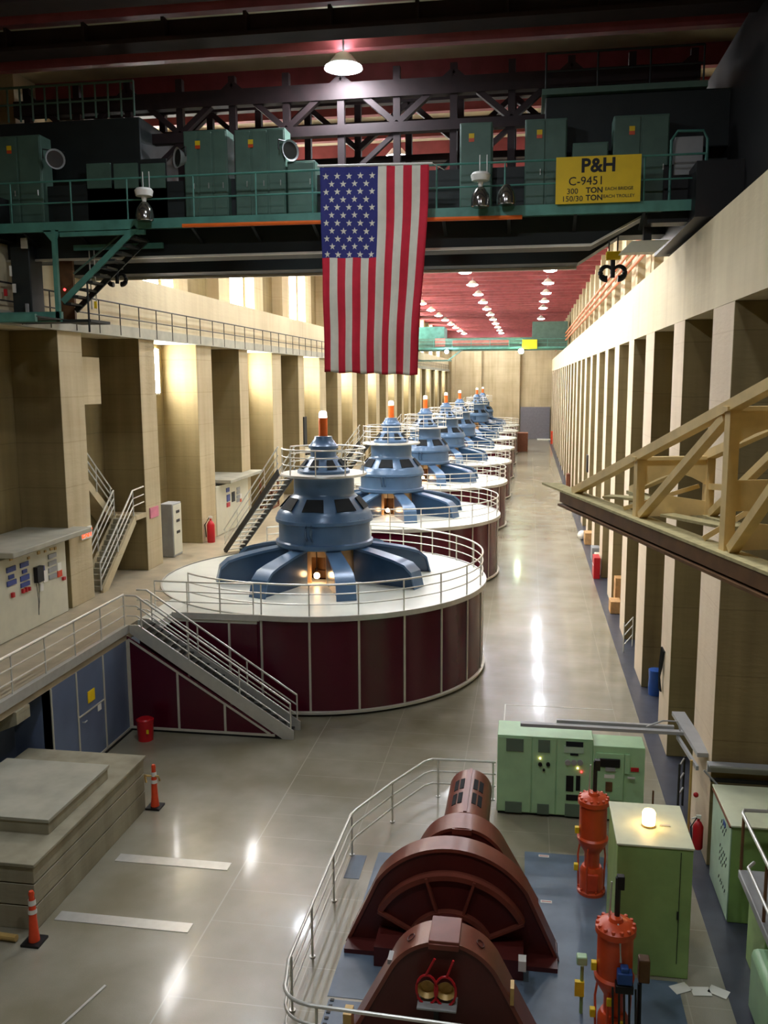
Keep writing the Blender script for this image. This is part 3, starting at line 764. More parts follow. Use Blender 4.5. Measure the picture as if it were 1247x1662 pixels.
text('EACH TROLLEY', 'lettering', M['ink'], sg, S(0.75, 0.87), 0.11, ext=0.004)

# operator cab with stair at the left end of the crane
cab = thing('crane_cab', 'teal open operator cab platform with stair under the left end of the crane', 'crane cab', (-13.9, 24.0, 12.7))
MB().box(-15.0, -13.05, 22.6, 25.4, 12.74, 12.78).build('platform', M['girder'], cab)
MB().box(-15.0, -13.05, 24.0-0.06, 24.0+0.06, 12.7, 12.98).box(-15.0, -13.05, 22.55, 22.67, 12.62, 12.82).build('edge_beam', M['teal'], cab)
MB().box(-13.22, -13.1, 23.94, 24.06, 12.7, 15.2).build('post', M['teal'], cab)
MB().prism([(-13.5, 23.97, 15.2), (-13.0, 23.97, 15.2), (-13.12, 23.97, 14.85), (-13.2, 23.97, 14.85)], (0, 0.06, 0)).build('gusset', M['teal'], cab)
MB().bar((-13.0, 24.0, 13.25), (-10.72, 24.0, 15.2), 0.06, 0.17).build('stringer', M['teal'], cab)
MB().bar((-13.0, 24.7, 13.05), (-10.72, 24.7, 15.0), 0.06, 0.15).build('stringer', M['girder'], cab)
for i in range(10):
    f_ = (i+0.5)/10; x = -13.0+2.28*f_; z = 13.1+1.93*f_
    MB().box(x-0.12, x+0.12, 24.0, 24.7, z-0.03, z+0.03).build('step', M['girder'], cab)
for (dz, yy) in ((0.55, 24.7), (0.9, 24.7)):
    MB().tube([(-13.0, yy, 13.2+dz), (-11.2, yy, 14.75+dz*0.7)], 0.03, 8).build('hand_rail', M['teal_d'], cab)
MB().box(-13.0, -10.3, 24.75, 24.85, 14.75, 14.9).box(-13.0, -10.5, 24.0, 24.1, 15.02, 15.14).build('cross_beam', M['teal'], cab)
for x in (-12.55, -12.4): MB().tube([(x, 24.8, 13.1), (x, 24.8, 14.8)], 0.02, 6).build('tie_rod', M['steel'], cab)
MB().box(-13.1, -12.2, 24.0, 25.2, 12.68, 12.76).build('landing', M['girder'], cab)
for x in (-12.25,): MB().tube([(x, 24.0, 12.4), (x, 24.0, 13.75)], 0.03, 8).build('post', M['girder'], cab)
MB().box(-14.9, -14.3, 24.6, 25.3, 12.78, 14.9).build('control_desk', M['girder'], cab, bevel=0.03)
MB().box(-13.9, -13.3, 25.2, 25.3, 12.78, 14.6).build('rear_panel', M['rust'], cab)
for (px, py, mm, w, h) in ((40, 395, 'trimline', 0.2, 0.3), (18, 440, 'white', 0.06, 0.3), (24, 468, 'white', 0.1, 0.25), (10, 475, 'red', 0.1, 0.2), (45, 500, 'greym', 0.1, 0.25), (156, 495, 'yellow', 0.08, 0.2)):
    p = atY(px, py, 24.5)
    MB().box(p.x-w/2, p.x+w/2, 24.45, 24.5, p.z-h/2, p.z+h/2).build('gauge', M[mm], cab, bevel=0.01)
p = atY(105, 470, 24.4); MB().sphere(p, 0.035).build('pilot_light', M['redled'], cab)

# hook blocks
def hook(px, py, Y, s, label, ybl):
    p = atY(px, py, Y)
    t = thing('crane_hook', label, 'hook', p, 0, 'double crane hooks')
    for sg_ in (-1, 1):
        pts = []
        for i in range(15):
            a = math.radians(-100+i*17.5)
            r = s*0.3
            pts.append((sg_*(s*0.3+r*math.cos(a)*0.95), 0, -s*0.25+r*math.sin(a)))
        MB().tube(pts, [s*0.17-s*0.007*i for i in range(15)], 10).build('hook', M['black'], t, local=True)
    MB().tube([(0, 0, -s*0.5), (0, 0, s*0.5)], s*0.12, 10).build('shank', M['black'], t, local=True)
    MB().box(-s*0.35, s*0.35, -0.12, 0.12, s*0.35, s*0.75).build('block', M['yellow'] if ybl else M['black'], t, 0.03, local=True)
    for dx in (-0.12, 0.12): MB().tube([(dx, 0, s*0.7), (dx, 0, s*0.7+4.2)], 0.02, 6).build('rope', M['dark_steel'], t, local=True)
hook(190, 447, 26.9, 0.5, 'black double hook under the crane beside the cab stair', False)
hook(995, 434, 26.9, 0.58, 'black double hook with a yellow block near the right wall', True)
MB().prism([(2.3, 24.9, 14.3), (3.2, 24.9, 14.3), (3.55, 24.9, 14.6), (2.6, 24.9, 14.6)], (0, 0.5, 0)).build('buffer_box', M['board'], crane)
MB().box(2.9, 3.1, 25.0, 25.3, 14.55, 15.3).build('buffer_bracket', M['black'], crane)

# ---------------------------------------------------------------- flag
fg = thing('hanging_flag', 'large United States flag hanging from the crane walkway', 'flag', (-4.1, 23.6, 11.2))
FY = 23.6
TL, TR = atY(519, 272, FY), atY(697, 268, FY); BL, BR = atY(527, 604, FY), atY(678, 609, FY)
def FP(u, v, off=0.0):
    a = TL.lerp(TR, u); b = BL.lerp(BR, u); p = a.lerp(b, v)
    w = 0.05*math.sin(u*30+v*2.0)*(0.3+v)+0.03*math.sin(v*17+u*5)
    return Vector((p.x+0.03*math.sin(v*6)*u, p.y+w+off, p.z+0.015*math.sin(u*26)*v))
mb = MB(); NU, NV = 52, 60
uc = 7/13.0; vc = 0.44
for j in range(NV+1):
    for i in range(NU+1): mb.v.append(tuple(FP(i/NU, j/NV)))
for j in range(NV):
    for i in range(NU):
        k = j*(NU+1)+i; mb.f.append((k, k+1, k+NU+2, k+NU+1))
        u, v = (i+0.5)/NU, (j+0.5)/NV
        st_ = int(u*13)
        mb.mi.append(2 if (u < uc and v < vc) else (0 if st_ % 2 == 0 else 1))
fab = mb.build('fabric', [M['flag_r'], M['flag_w'], M['flag_b']], fg)
so = fab.modifiers.new('thickness', 'SOLIDIFY'); so.thickness = 0.012
mb = MB()
for row in range(11):
    n = 5 if row % 2 == 0 else 4
    for i in range(n):
        u = uc*((0.5+i)/5 if n == 5 else (1.0+i)/5); v = 0.022+(vc-0.028)*(row+0.55)/11
        vs = []
        for k in range(10):
            r = 0.094 if k % 2 == 0 else 0.038
            a = PI/2+PI*k/5
            vs.append(FP(u+r*math.cos(a)/2.95, v-r*math.sin(a)/5.4, -0.022))
        mb.add(vs, [tuple(range(10))])
        mb.add([q+Vector((0, 0.05, 0)) for q in vs], [tuple(range(10))])
mb.build('stars', M['flag_w'], fg, smooth=False)
for u_ in (0.02, 0.35, 0.65, 0.98):
    h_ = TL.lerp(TR, u_); MB().tube([h_+Vector((0, 0, 0.04)), Vector((h_.x, 24.02, 16.5))], 0.012, 6).build('hanger', M['white'], fg)
MB().tube([TL+Vector((-0.06, 0, 0.04)), TR+Vector((0.08, 0, 0.04))], 0.03, 8).build('rod', M['white'], fg)
MB().tube([TR+Vector((0.08, 0, 0.04)), TR+Vector((0.35, 0.3, -0.06))], 0.01, 6).build('cord', M['white'], fg)

# ---------------------------------------------------------------- far crane
c2 = thing('overhead_crane', 'far teal overhead crane above the end of the hall', 'crane', (-5.4, 125, 14.7))
MB().box(-15.5, 4.9, 124.0, 125.2, 15.0, 16.7).build('girder', M['teal_d'], c2)
MB().box(-15.5, 4.9, 123.4, 124.0, 15.2, 15.45).build('walkway', M['teal'], c2)
MB().box(-10.5, -2.8, 123.9, 124.0, 15.7, 16.5).box(-12.8, -11.4, 123.9, 124, 15.6, 16.7).build('bus_panel', M['bus'], c2)
MB().box(-16.0, -11.6, 124.4, 129, 16.7, 18.3).build('hoist_house', M['teal'], c2)
MB().box(0.3, 5.0, 124.4, 129, 16.7, 18.8).build('hoist_house', M['teal_d'], c2)
MB().box(-15.5, -10.5, 123.2, 124.0, 13.6, 13.8).bar((-11, 123.6, 13.7), (-9.0, 123.6, 15.2), 0.2, 0.2).build('cab_platform', M['teal_d'], c2)
rails(c2, [(-15.5, 123.4, 15.45), (4.9, 123.4, 15.45)], 1.0, M['teal'], r=0.04, levels=(1.0, 0.5), step=2.6)
q = atY(859, 553, 123.2); q2 = atY(872, 566, 123.2)
o = MB().box(q.x-0.9, q2.x, 123.15, 123.25, q2.z, q.z+0.15).build('crane_sign', M['yellow']); tag(o, 'small yellow sign on the far crane', 'sign')
q = atY(846, 570, 123.0)
t = thing('crane_floodlight', 'glaring greenish white floodlight on the far crane', 'floodlight', q)
MB().sphere((0, 0, 0), 0.36).build('lens', M['flood'], t, local=True)
MB().box(-0.4, 0.4, 0.2, 0.5, -0.3, 0.4).build('housing', M['dark_steel'], t, local=True)
q = atY(725, 571, 123.0)
t = thing('crane_floodlight', 'white floodlight under the left part of the far crane', 'floodlight', q)
MB().sphere((0, 0, 0), 0.25).build('lens', M['lamp'], t, local=True)
MB().box(-0.3, 0.3, 0.2, 0.5, -0.2, 0.3).build('housing', M['dark_steel'], t, local=True)

# ---------------------------------------------------------------- left gallery furniture
def board(y0, y1, label, canopy_near):
    t = thing('control_board', label, 'control board', (-15.5, (y0+y1)/2, 3.39), 0, 'cream control boards on the left gallery')
    MB().box(-16.2, -15.15, y0, y1, 3.4, 5.86).build('body', M['board'], t, bevel=0.02)
    MB().box(-16.8, -14.55, canopy_near, y1+0.75, 5.98, 6.16).build('canopy', M['slab'], t, bevel=0.03)
    MB().box(-16.1, -15.3, y0+0.1, y1-0.1, 5.86, 5.98).build('canopy_frame', M['dark_steel'], t)
    return t
X0 = -15.13
b1 = board(22.6, 27.2, 'cream control board with blue labels and grey canopy at the left frame edge', 23.2)
def bd(t, px0, py0, px1, py1, mat, name, dep=0.015, x=X0):
    a = atX(px0, py0, x); b = atX(px1, py1, x)
    return MB().box(x-0.02, x+dep, min(a.y, b.y), max(a.y, b.y), min(a.z, b.z), max(a.z, b.z)).build(name, M[mat], t)
def CR(x, y): return (x/7.56, 860+y/7.56)
def bq(t, x0, y0, x1, y1, mat, name, dep=0.015):
    (a, b), (c, d) = CR(x0, y0), CR(x1, y1); cx, cy = (a+c)/2, (b+d)/2
    p = atX(cx, cy, X0); q0 = atX(a, cy, X0); q1 = atX(c, cy, X0); zt = atX(cx, b, X0).z; zb = atX(cx, d, X0).z
    return MB().box(X0-0.02, X0+dep, q0.y, q1.y, zb, zt).build(name, M[mat], t)
for r in ((82, 450, 192, 515), (108, 550, 172, 600), (88, 618, 202, 680), (248, 395, 350, 455), (275, 485, 330, 530), (252, 555, 360, 620), (256, 640, 366, 695)):
    bq(b1, *r, 'label_blue', 'indicator_strip')
for r in ((592, 290, 690, 345), (595, 375, 692, 430), (598, 455, 695, 515), (602, 540, 697, 595)):
    bq(b1, *r, 'greym', 'meter_row')
for r in ((120, 310, 155, 375), (340, 330, 365, 360), (460, 260, 490, 300), (615, 220, 650, 250), (668, 210, 690, 245), (545, 250, 565, 275)):
    bq(b1, *r, 'gold', 'name_plate')
for r in ((140, 770, 165, 828), (268, 725, 290, 775), (308, 705, 328, 760), (345, 700, 362, 745), (765, 575, 790, 615)):
    bq(b1, *r, 'red', 'control_knob', 0.06)
bq(b1, 420, 445, 498, 640, 'black', 'telephone', 0.12)
bq(b1, 515, 440, 545, 500, 'label_blue', 'notice'); bq(b1, 530, 500, 582, 640, 'white', 'notice'); bq(b1, 495, 650, 530, 750, 'white', 'notice')
bq(b1, 705, 400, 750, 500, 'paper', 'tag'); o = bq(b1, 708, 495, 760, 575, 'cone', 'tag')
p = atX(*CR(450, 660), X0+0.08)
MB().tube([p, p+Vector((0, 0.05, -0.6)), p+Vector((0, 0.02, -1.0)), p+Vector((0, 0.1, -0.6)), p+Vector((0, 0.12, 0))], 0.012, 6).build('telephone_cord', M['black'], b1)
b2 = board(41.9, 47.0, 'cream control board with canopy behind the gallery stair of the nearest generator', 42.4)
for (px, py, w, h, mm, nm) in ((370, 795, 5, 5, 'label_blue', 'indicator_strip'), (371, 808, 5, 9, 'label_blue', 'indicator_strip'), (371, 819, 5, 5, 'red', 'control_knob'), (379, 806, 5, 14, 'black', 'telephone'), (387, 793, 5, 3, 'greym', 'meter_row'), (387, 799, 5, 3, 'greym', 'meter_row'), (387, 806, 5, 3, 'greym', 'meter_row'), (387, 812, 5, 3, 'greym', 'meter_row'), (391, 805, 3, 6, 'white', 'notice'), (391, 812, 2, 4, 'cone', 'tag')):
    bd(b2, px-w/2, py-h/2, px+w/2, py+h/2, mm, nm)
for k in (2, 3, 4, 5):
    yb = 22.6+k*18.6
    if k in (2, 4): board(yb+1.0, yb+5.6, 'cream control board far along the left gallery, %s in the row' % ORD[k], yb+1.4)
# staircase in the second bay
gs = thing('staircase', 'concrete stair with silver rails climbing in the bay behind the left control board', 'staircase', (-15.6, 31.5, 3.39))
for k in range(13):
    f_ = (k+0.5)/13; y = 30.0+2.7*f_; z = 3.4+2.3*f_
    MB().box(-16.0, -15.3, y-0.14, y+0.14, z-0.08, z+0.09).build('step', M['plinth'], gs)
for xx in (-16.05, -15.25):
    MB().prism([(xx-0.05, 29.8, 3.4), (xx-0.05, 30.2, 3.4), (xx-0.05, 32.8, 5.5), (xx-0.05, 32.8, 5.86), (xx-0.05, 29.8, 3.55)], (0.1, 0, 0)).build('stringer', M['wall'], gs)
    for dz, rr in ((1.0, 0.035), (0.68, 0.026), (0.38, 0.026)):
        MB().tube([(xx, 29.75, 3.5+dz), (xx, 32.7, 5.8+dz)]+([(xx, 33.7, 5.85+dz)] if xx > -15.5 else []), rr, 8).build('hand_rail' if dz == 1.0 else 'lower_rail', M['alu'], gs)
    for f_ in (0, 0.5, 1): MB().tube([(xx, 29.75+2.95*f_, 3.5+2.3*f_), (xx, 29.75+2.95*f_, 4.5+2.3*f_)], 0.028, 8).build('post', M['alu'], gs)
MB().box(-16.85, -15.2, 32.75, 33.75, 5.6, 5.8).build('landing', M['wall'], gs)
MB().prism([(-16.85, 32.8, 5.5), (-16.85, 32.8, 5.9), (-16.85, 30.0, 8.2), (-16.85, 30.0, 7.8)], (0.7, 0, 0)).build('upper_flight', M['wall'], gs)
for dz in (1.0, 0.7, 0.4): MB().tube([(-16.12, 32.7, 5.85+dz), (-16.12, 30.4, 7.8+dz)], 0.028, 8).build('upper_rail', M['alu'], gs)
for y, z in ((32.6, 5.9), (31.5, 6.9), (30.6, 7.6)): MB().tube([(-16.12, y, z), (-16.12, y, z+1.0)], 0.025, 6).build('post', M['alu'], gs)
o = MB().box(-16.895, -15.6, 29.5, 31.2, 10.2, 11.9).build('duct_box', M['wall'], bevel=0.03); tag(o, 'square concrete coloured box high in the bay above the gallery stair', 'box')
# exit sign
p = atX(142, 865, -15.1)
t = thing('exit_sign', 'small lit exit sign on the pillar beside the gallery stair', 'sign', (p.x, p.y, p.z-0.15))
MB().box(-15.2, -15.12, p.y-0.38, p.y+0.38, p.z-0.2, p.z+0.2).build('box', M['paper'], t)
text('EXIT', 'lettering', M['exit'], t, (-15.11, p.y, p.z-0.02), 0.36, rot=(PI/2, 0, PI/2), ext=0.006, bold=0.01)
o = bd(None, 243, 825, 257, 837, 'white', 'notice_sign', 0.03, -15.18); o['label'] = 'pink notice on the second pillar beside the gallery stair'; o['category'] = 'sign'
o.data.materials.clear(); M['pinknote'] = paint('pink_notice', (222, 130, 150), 0.6); o.data.materials.append(M['pinknote'])
# grey cabinet
t = thing('metal_cabinet', 'tall light grey cabinet between two left gallery pillars', 'cabinet', (-15.45, 36.9, 3.39))
MB().box(-15.8, -15.2, 36.45, 37.45, 3.4, 5.75).build('body', M['greym'], t, bevel=0.03)
MB().box(-15.2, -15.18, 36.5, 37.4, 3.5, 5.68).build('door', M['board'], t)
for z in (5.3, 4.9, 4.4): MB().box(-15.18, -15.16, 36.8, 37.15, z, z+0.12).build('label_plate', M['dark_steel'], t)
def extinguisher(p, s, label):
    t = thing('fire_extinguisher', label, 'fire extinguisher', p, 0, 'red fire extinguishers')
    MB().lathe([(0.001, 0), (0.1*s, 0.0), (0.11*s, 0.03*s), (0.11*s, 0.5*s), (0.06*s, 0.6*s), (0.03*s, 0.62*s), (0.03*s, 0.68*s), (0.001, 0.68*s)], n=18).build('body', M['red'], t, local=True)
    MB().box(-0.05*s, 0.05*s, -0.02, 0.02, 0.68*s, 0.75*s).bar((0, 0, 0.72*s), (-0.14*s, 0, 0.66*s), 0.02*s).build('valve', M['white'], t, local=True)
    MB().tube([(-0.04*s, -0.02, 0.7*s), (-0.16*s, -0.05, 0.5*s), (-0.13*s, -0.04, 0.15*s)], 0.015*s, 6).build('hose', M['black'], t, local=True)
    return t
extinguisher((-14.9, 40.3, 3.39), 1.7, 'red fire extinguisher at the foot of the third left pillar')
extinguisher(atY(1132, 1376, 19.85), 1.05, 'red fire extinguisher hanging on the near right pillar behind the green cabinet')
o = MB().box(-15.2, -15.12, 59.6, 60.4, 6.6, 8.6).build('vertical_sign', M['black'], bevel=0.01); tag(o, 'tall black sign board on a left pillar behind the first beacon', 'sign')
t = thing('storage_rack', 'small brown open rack on the gallery behind the stair', 'rack', (-15.5, 52.5, 3.39))
MB().box(-15.9, -15.1, 51.5, 53.0, 3.4, 3.5).box(-15.9, -15.1, 51.5, 53.0, 4.3, 4.4).build('shelf', M['crate'], t)
for x in (-15.85, -15.15):
    for y in (51.55, 52.95): MB().box(x-0.05, x+0.05, y-0.05, y+0.05, 3.4, 5.2).build('leg', M['crate'], t)
q = MB().box(-15.8, -15.15, 35.5, 36.1, 3.4, 4.1)
# brown crate at the far end and items near the roller door
o = MB().box(-1.8, 0.0, 140.5, 143.0, 0, 2.9).build('crate', M['crate'], bevel=0.05); tag(o, 'brown crate standing at the end of the generator row', 'crate')
o = MB().box(1.7, 4.1, 168.5, 171.0, 0, 0.1).build('floor_plate', M['white']); tag(o, 'white plate on the floor before the far roller door', 'plate')
o = MB().box(3.9, 4.5, 158, 159, 0.006, 2.2).build('barrier_board', M['cone'], bevel=0.02); tag(o, 'orange item beside the far roller door', 'barrier')

# ---------------------------------------------------------------- stepped concrete plinth and left floor items
pl = thing('concrete_block', 'stepped grey concrete block with two raised tiers on the left floor', 'block', (-11.2, 18.0, 0))
for (z0, z1, i_) in ((0, 0.5, 0.0), (0.53, 0.98, 0.0), (1.01, 1.38, 0.0), (1.38, 1.45, -0.05)):
    MB().box(-12.9, -9.66-i_, 15.37+i_, 20.63-i_, z0, z1).build('course', M['plinth'], pl, bevel=0.012)
MB().box(-12.86, -9.72, 15.43, 20.57, 0.48, 1.03).build('joint', M['dark_steel'], pl)
MB().box(-12.6, -9.95, 16.5, 19.25, 1.45, 1.72).build('upper_tier', M['plinth'], pl, bevel=0.01)
MB().box(-12.62, -9.92, 16.47, 19.28, 1.72, 1.8).build('cap_slab', M['slab'], pl, bevel=0.01)
def cone(x, y, h, label, tall=True):
    t = thing('traffic_cone', label, 'cone', (x, y, 0), 0, 'orange traffic cones by the concrete block')
    MB().prism([(-0.19, -0.19, 0), (0.19, -0.19, 0), (0.19, 0.19, 0), (-0.19, 0.19, 0)], (0, 0, 0.05)).build('base', M['black'], t, local=True)
    MB().lathe([(0.11, 0.05), (0.085, 0.3*h), (0.065, 0.7*h), (0.05, 0.9*h), (0.06, 0.95*h), (0.04, h), (0.001, h)], n=18).build('body', M['cone'], t, local=True)
    for a, b in ((0.58, 0.66), (0.74, 0.84)):
        MB().lathe([(0.088 if a < 0.7 else 0.076, a*h), (0.082 if a < 0.7 else 0.072, b*h)], n=18).build('reflective_band', M['white'], t, local=True)
    return t
cone(-9.45, 20.75, 1.18, 'orange traffic cone with white bands at the far corner of the concrete block')
t = thing('tape_reel', 'yellowish tape barrier reel hooked on the far traffic cone', 'reel', (-9.62, 20.8, 0.75))
MB().tube([(-0.07, 0, -0.1), (-0.1, 0, 0.1), (0.02, -0.13, 0.15), (0.3, -0.06, 0.12), (0.3, 0, -0.02)], 0.028, 8).build('tape', M['gold'], t, local=True)
cone(-9.5, 15.0, 1.1, 'narrow orange traffic cone at the near corner of the concrete block')
o = MB().tube([(-10.7, 15.0, 0.09), (-9.85, 14.95, 0.09)], 0.07, 10).build('brass_pipe', M['gold']); tag(o, 'short brass coloured pipe lying at the left frame edge', 'pipe')
t = thing('bucket', 'red round bucket in the corner under the main stair', 'bucket', (-11.57, 24.95, 0))
MB().lathe([(0.001, 0.0), (0.23, 0.0), (0.26, 0.62), (0.27, 0.66), (0.24, 0.66), (0.22, 0.05), (0.001, 0.05)], n=28).build('body', M['red'], t, local=True)
MB().lathe([(0.001, 0.62), (0.26, 0.62), (0.2, 0.7), (0.001, 0.71)], n=28).build('lid', M['red'], t, local=True)
o = MB().box(0.15, 0.22, -0.27, -0.24, 0.3, 0.42).build('label_tag', M['yellow'], t, local=True)
for (a, b_, c, d, lab) in ((-9.3, -6.58, 18.1, 18.42, 'long pale metal floor plate beside the concrete block, farther of two'), (-9.5, -6.6, 15.75, 16.06, 'long pale metal floor plate beside the concrete block, nearer of two')):
    o = MB().box(a, b_, c, d, 0, 0.012).build('floor_plate', M['steel']); tag(o, lab, 'plate', 'pale floor plates')
o = MB().bar((-7.85, 12.6, 0.01), (-7.5, 14.0, 0.01), 0.05, 0.02).build('floor_rail', M['steel']); tag(o, 'thin metal rail set in the floor at the lower left', 'rail')
o = MB().box(-12.3, -11.6, 20.9, 21.3, 0.02, 0.05).build('paper_stack', M['paper']); o.location.z = 0.004
tag(o, 'white sheet lying behind the concrete block', 'paper')

# ---------------------------------------------------------------- guard railing round the brown machine
mr = thing('railing', 'silver pipe railing curving round the red brown machine', 'railing', (-3.9, 17.0, 0))
zt = 1.05
path = [(1.4, 12.55), (-3.3, 12.72)]
for i in range(1, 7):
    a = math.radians(90-15*i); path.append((-3.35-0.5*math.cos(a), 13.25-0.5*math.sin(a)))
path += [(-3.95, 13.8), (-3.93, 17.0), (-3.9, 19.1), (-3.82, 19.4), (-3.2, 20.9), (-2.55, 22.25), (-2.35, 22.45), (-0.68, 22.5)]
pp = [Vector((x, y, 0)) for x, y in path]
posts = [(-3.93, 13.9, 0), (-3.93, 15.4, 0), (-3.92, 17.3, 0), (-3.9, 19.2, 0), (-3.2, 20.9, 0), (-2.2, 22.46, 0), (-0.75, 22.5, 0), (-3.2, 12.72, 0), (-1.0, 12.64, 0), (0.8, 12.57, 0)]
rails(mr, pp, zt, M['alu'], r=0.024, levels=(1.0, 0.68, 0.36), posts=posts, top_r=0.032)
for p in posts: MB().lathe([(0.001, 0.02), (0.06, 0.02), (0.06, 0)], p, 12).build('post_foot', M['steel'], mr)

# painted floor zone (thin raised plates)
fz = MB().box(0.1, 1.95, 13.5, 19.95, 0, 0.008).box(1.95, 2.9, 13.5, 15.7, 0, 0.008).box(-3.4, 0.1, 14.35, 15.85, 0, 0.008)
fz.box(-3.3, -2.3, 15.85, 19.4, 0, 0.008).box(-3.9, -3.55, 18.2, 19.2, 0, 0.008)
o = fz.build('floor_plate', M['bluefloor'], smooth=False); tag(o, 'blue grey painted floor area round the red brown machine', 'floor plate')
o = MB().box(-3.35, -2.45, 13.05, 14.25, 0.008, 0.035).build('hatch_plate', M['bluefloor'], bevel=0.01); tag(o, 'blue grey bolted hatch plate beside the front bearing housing', 'hatch')
bt = MB()
for i in range(8):
    for x in (-3.28, -2.52): MB().box(x-0.035, x+0.035, 13.1+i*0.155, 13.16+i*0.155, 0.035, 0.05).build('bolt', M['dark_steel'], o)
for (px, py) in ((883, 1390), (887, 1464)):
    p = atZ(px, py, 0)
    o = MB().box(p.x-0.12, p.x+0.12, p.y-0.05, p.y+0.05, 0.008, 0.012).build('floor_label', M['white']); tag(o, 'small white label on the blue floor, %s of two' % ('farther' if py < 1400 else 'nearer'), 'label')
    MB().box(p.x-0.1, p.x+0.1, p.y-0.01, p.y+0.01, 0.012, 0.014).build('text_line', M['red'], o)

# ---------------------------------------------------------------- red-brown machine
mc = thing('motor_generator', 'red brown horizontal motor generator with half round housings', 'machine', (-1.31, 16.5, 0))
MX = -1.31
def half(r0, r1, ya, yb, zc, mat, name, parent=mc, a0=0, a1=PI, n=40, x=MX):
    return MB().lathe([(r0, ya), (r1, ya), (r1, yb), (r0, yb), (r0, ya)], (x, 0, zc), n, a0, a1, axis='Y').build(name, M[mat], parent)
def hood(r, zc, a, bx, inset=0.0, n=22):
    pts = [(bx-inset, 0.02)]
    for i in range(n+1):
        t = math.radians(a+(180-2*a)*i/n); pts.append(((r-inset)*math.cos(t), zc+(r-inset)*math.sin(t)))
    return pts+[(-bx+inset, 0.02)]
def hoodpart(shape, ya, yb, mat, name, parent, x=MX):
    return MB().prism([(x+p, ya, q) for p, q in shape], (0, yb-ya, 0)).build(name, M[mat], parent)
def hoodrim(outer, inner, ya, yb, mat, name, parent, x=MX):
    mb = MB(); n = len(outer)
    for k in range(n-1):
        mb.prism([(x+outer[k][0], ya, outer[k][1]), (x+outer[k+1][0], ya, outer[k+1][1]), (x+inner[k+1][0], ya, inner[k+1][1]), (x+inner[k][0], ya, inner[k][1])], (0, yb-ya, 0))
    return mb.build(name, M[mat], parent)
big = hoodpart(hood(1.75, 0.37, 34, 2.06), 16.02, 16.5, 'redbrown', 'main_housing', mc)
hoodrim(hood(1.77, 0.37, 34, 2.08), hood(1.77, 0.37, 34, 2.08, 0.07), 15.95, 16.05, 'redbrown', 'rim', big)
hoodpart(hood(1.75, 0.37, 34, 2.06, 0.07), 15.99, 16.02, 'redbrown_d', 'face', big)
half(1.5, 1.6, 15.78, 16.0, 0.08, 'redbrown', 'outer_ring', big, math.radians(28), math.radians(152))
half(0.8, 0.88, 15.72, 16.0, 0.08, 'redbrown', 'inner_ring', big, math.radians(28), math.radians(152))
half(0.86, 1.52, 15.86, 15.93, 0.08, 'redbrown_d', 'vent_panel', big, math.radians(28), math.radians(152))
for a in (28, 73, 107, 152):
    c, s_ = math.cos(math.radians(a)), math.sin(math.radians(a))
    MB().bar((MX+0.8*c, 15.83, 0.08+0.8*s_), (MX+1.58*c, 15.83, 0.08+1.58*s_), 0.05, 0.16, up=(0, 1, 0)).build('rib', M['redbrown'], big)
MB().box(MX-2.04, MX+2.04, 15.6, 16.5, 0.009, 0.1).build('base', M['redbrown_d'], mc)
MB().box(MX-1.4, MX+1.4, 15.3, 16.0, 0.009, 0.4).build('base', M['redbrown_d'], mc)
MB().box(0.0, 0.14, 15.0, 15.2, 0.4, 0.6).build('label_plate', M['white'], mc)
FX = MX+0.11
fb = hoodpart(hood(1.0, 0.97, 30, 1.62), 13.35, 13.95, 'redbrown', 'front_bearing_housing', mc, FX)
hoodrim(hood(1.02, 0.97, 30, 1.64), hood(1.02, 0.97, 30, 1.64, 0.07), 13.3, 13.36, 'redbrown', 'rim', fb, FX)
hoodpart(hood(1.0, 0.97, 30, 1.62, 0.06), 13.33, 13.35, 'redbrown_d', 'face', fb, FX)
MB().box(FX-0.25, FX+0.25, 13.28, 13.98, 1.95, 2.01).build('top_plate', M['redbrown'], fb, bevel=0.01)
MB().box(FX-0.25, FX+0.25, 13.26, 13.34, 1.86, 1.96).build('top_plate', M['redbrown'], fb, bevel=0.01)
for a in (55, 125):
    c, s_ = math.cos(math.radians(a)), math.sin(math.radians(a))
    MB().tube([(FX+1.01*c+0.07*math.cos(t)*s_, 13.62+0.08*math.sin(t), 0.97+1.02*s_-0.07*math.cos(t)*c) for t in [i*PI/6 for i in range(12)]], 0.012, 6, closed=True).build('lifting_ring', M['redbrown_d'], fb)
MB().box(FX-0.96, FX-0.88, 13.5, 13.75, 1.36, 1.44).build('oil_glass', M['greym'], fb)
for sgn in (-1, 1):
    MB().box(FX+sgn*1.62-0.07, FX+sgn*1.62+0.07, 13.3, 13.55, 0.009, 0.5).build('foot', M['gold'], fb)
MB().box(FX+1.08, FX+1.14, 13.28, 13.5, 1.0, 1.3).build('hinge', M['gold'], fb)
# hanging handset pair under a small shelf
t = thing('handset_rack', 'pair of red rimmed brass headset cups on a small grey tray at the front housing', 'headset', (-1.2, 13.1, 1.1))
pts0 = atY(708, 1608, 13.1)
for sgn in (-1, 1):
    c = pts0+Vector((sgn*0.15, 0, 0))
    MB().tube([c+Vector((0.17*math.cos(u), 0, 0.26*math.sin(u))) for u in [i*2*PI/20 for i in range(20)]], 0.022, 8, closed=True).build('rim', M['red'], t)
    e = MB().lathe([(0.001, 0.14), (0.1, 0.1), (0.16, 0.0)], c, 18, axis='Y').build('cup', M['gold'], t)
    MB().tube([c+Vector((sgn*0.02, 0, 0.25)), c+Vector((0.13, -0.03, 0.58))], 0.02, 8).build('handle', M['red'], t)
MB().box(pts0.x-0.3, pts0.x+0.34, 12.95, 13.3, pts0.z-0.26, pts0.z-0.22).build('tray', M['greym'], t, bevel=0.01)
MB().box(pts0.x-0.04, pts0.x+0.04, 13.1, 13.2, 0.01, pts0.z-0.24).build('stand', M['dark_steel'], t)
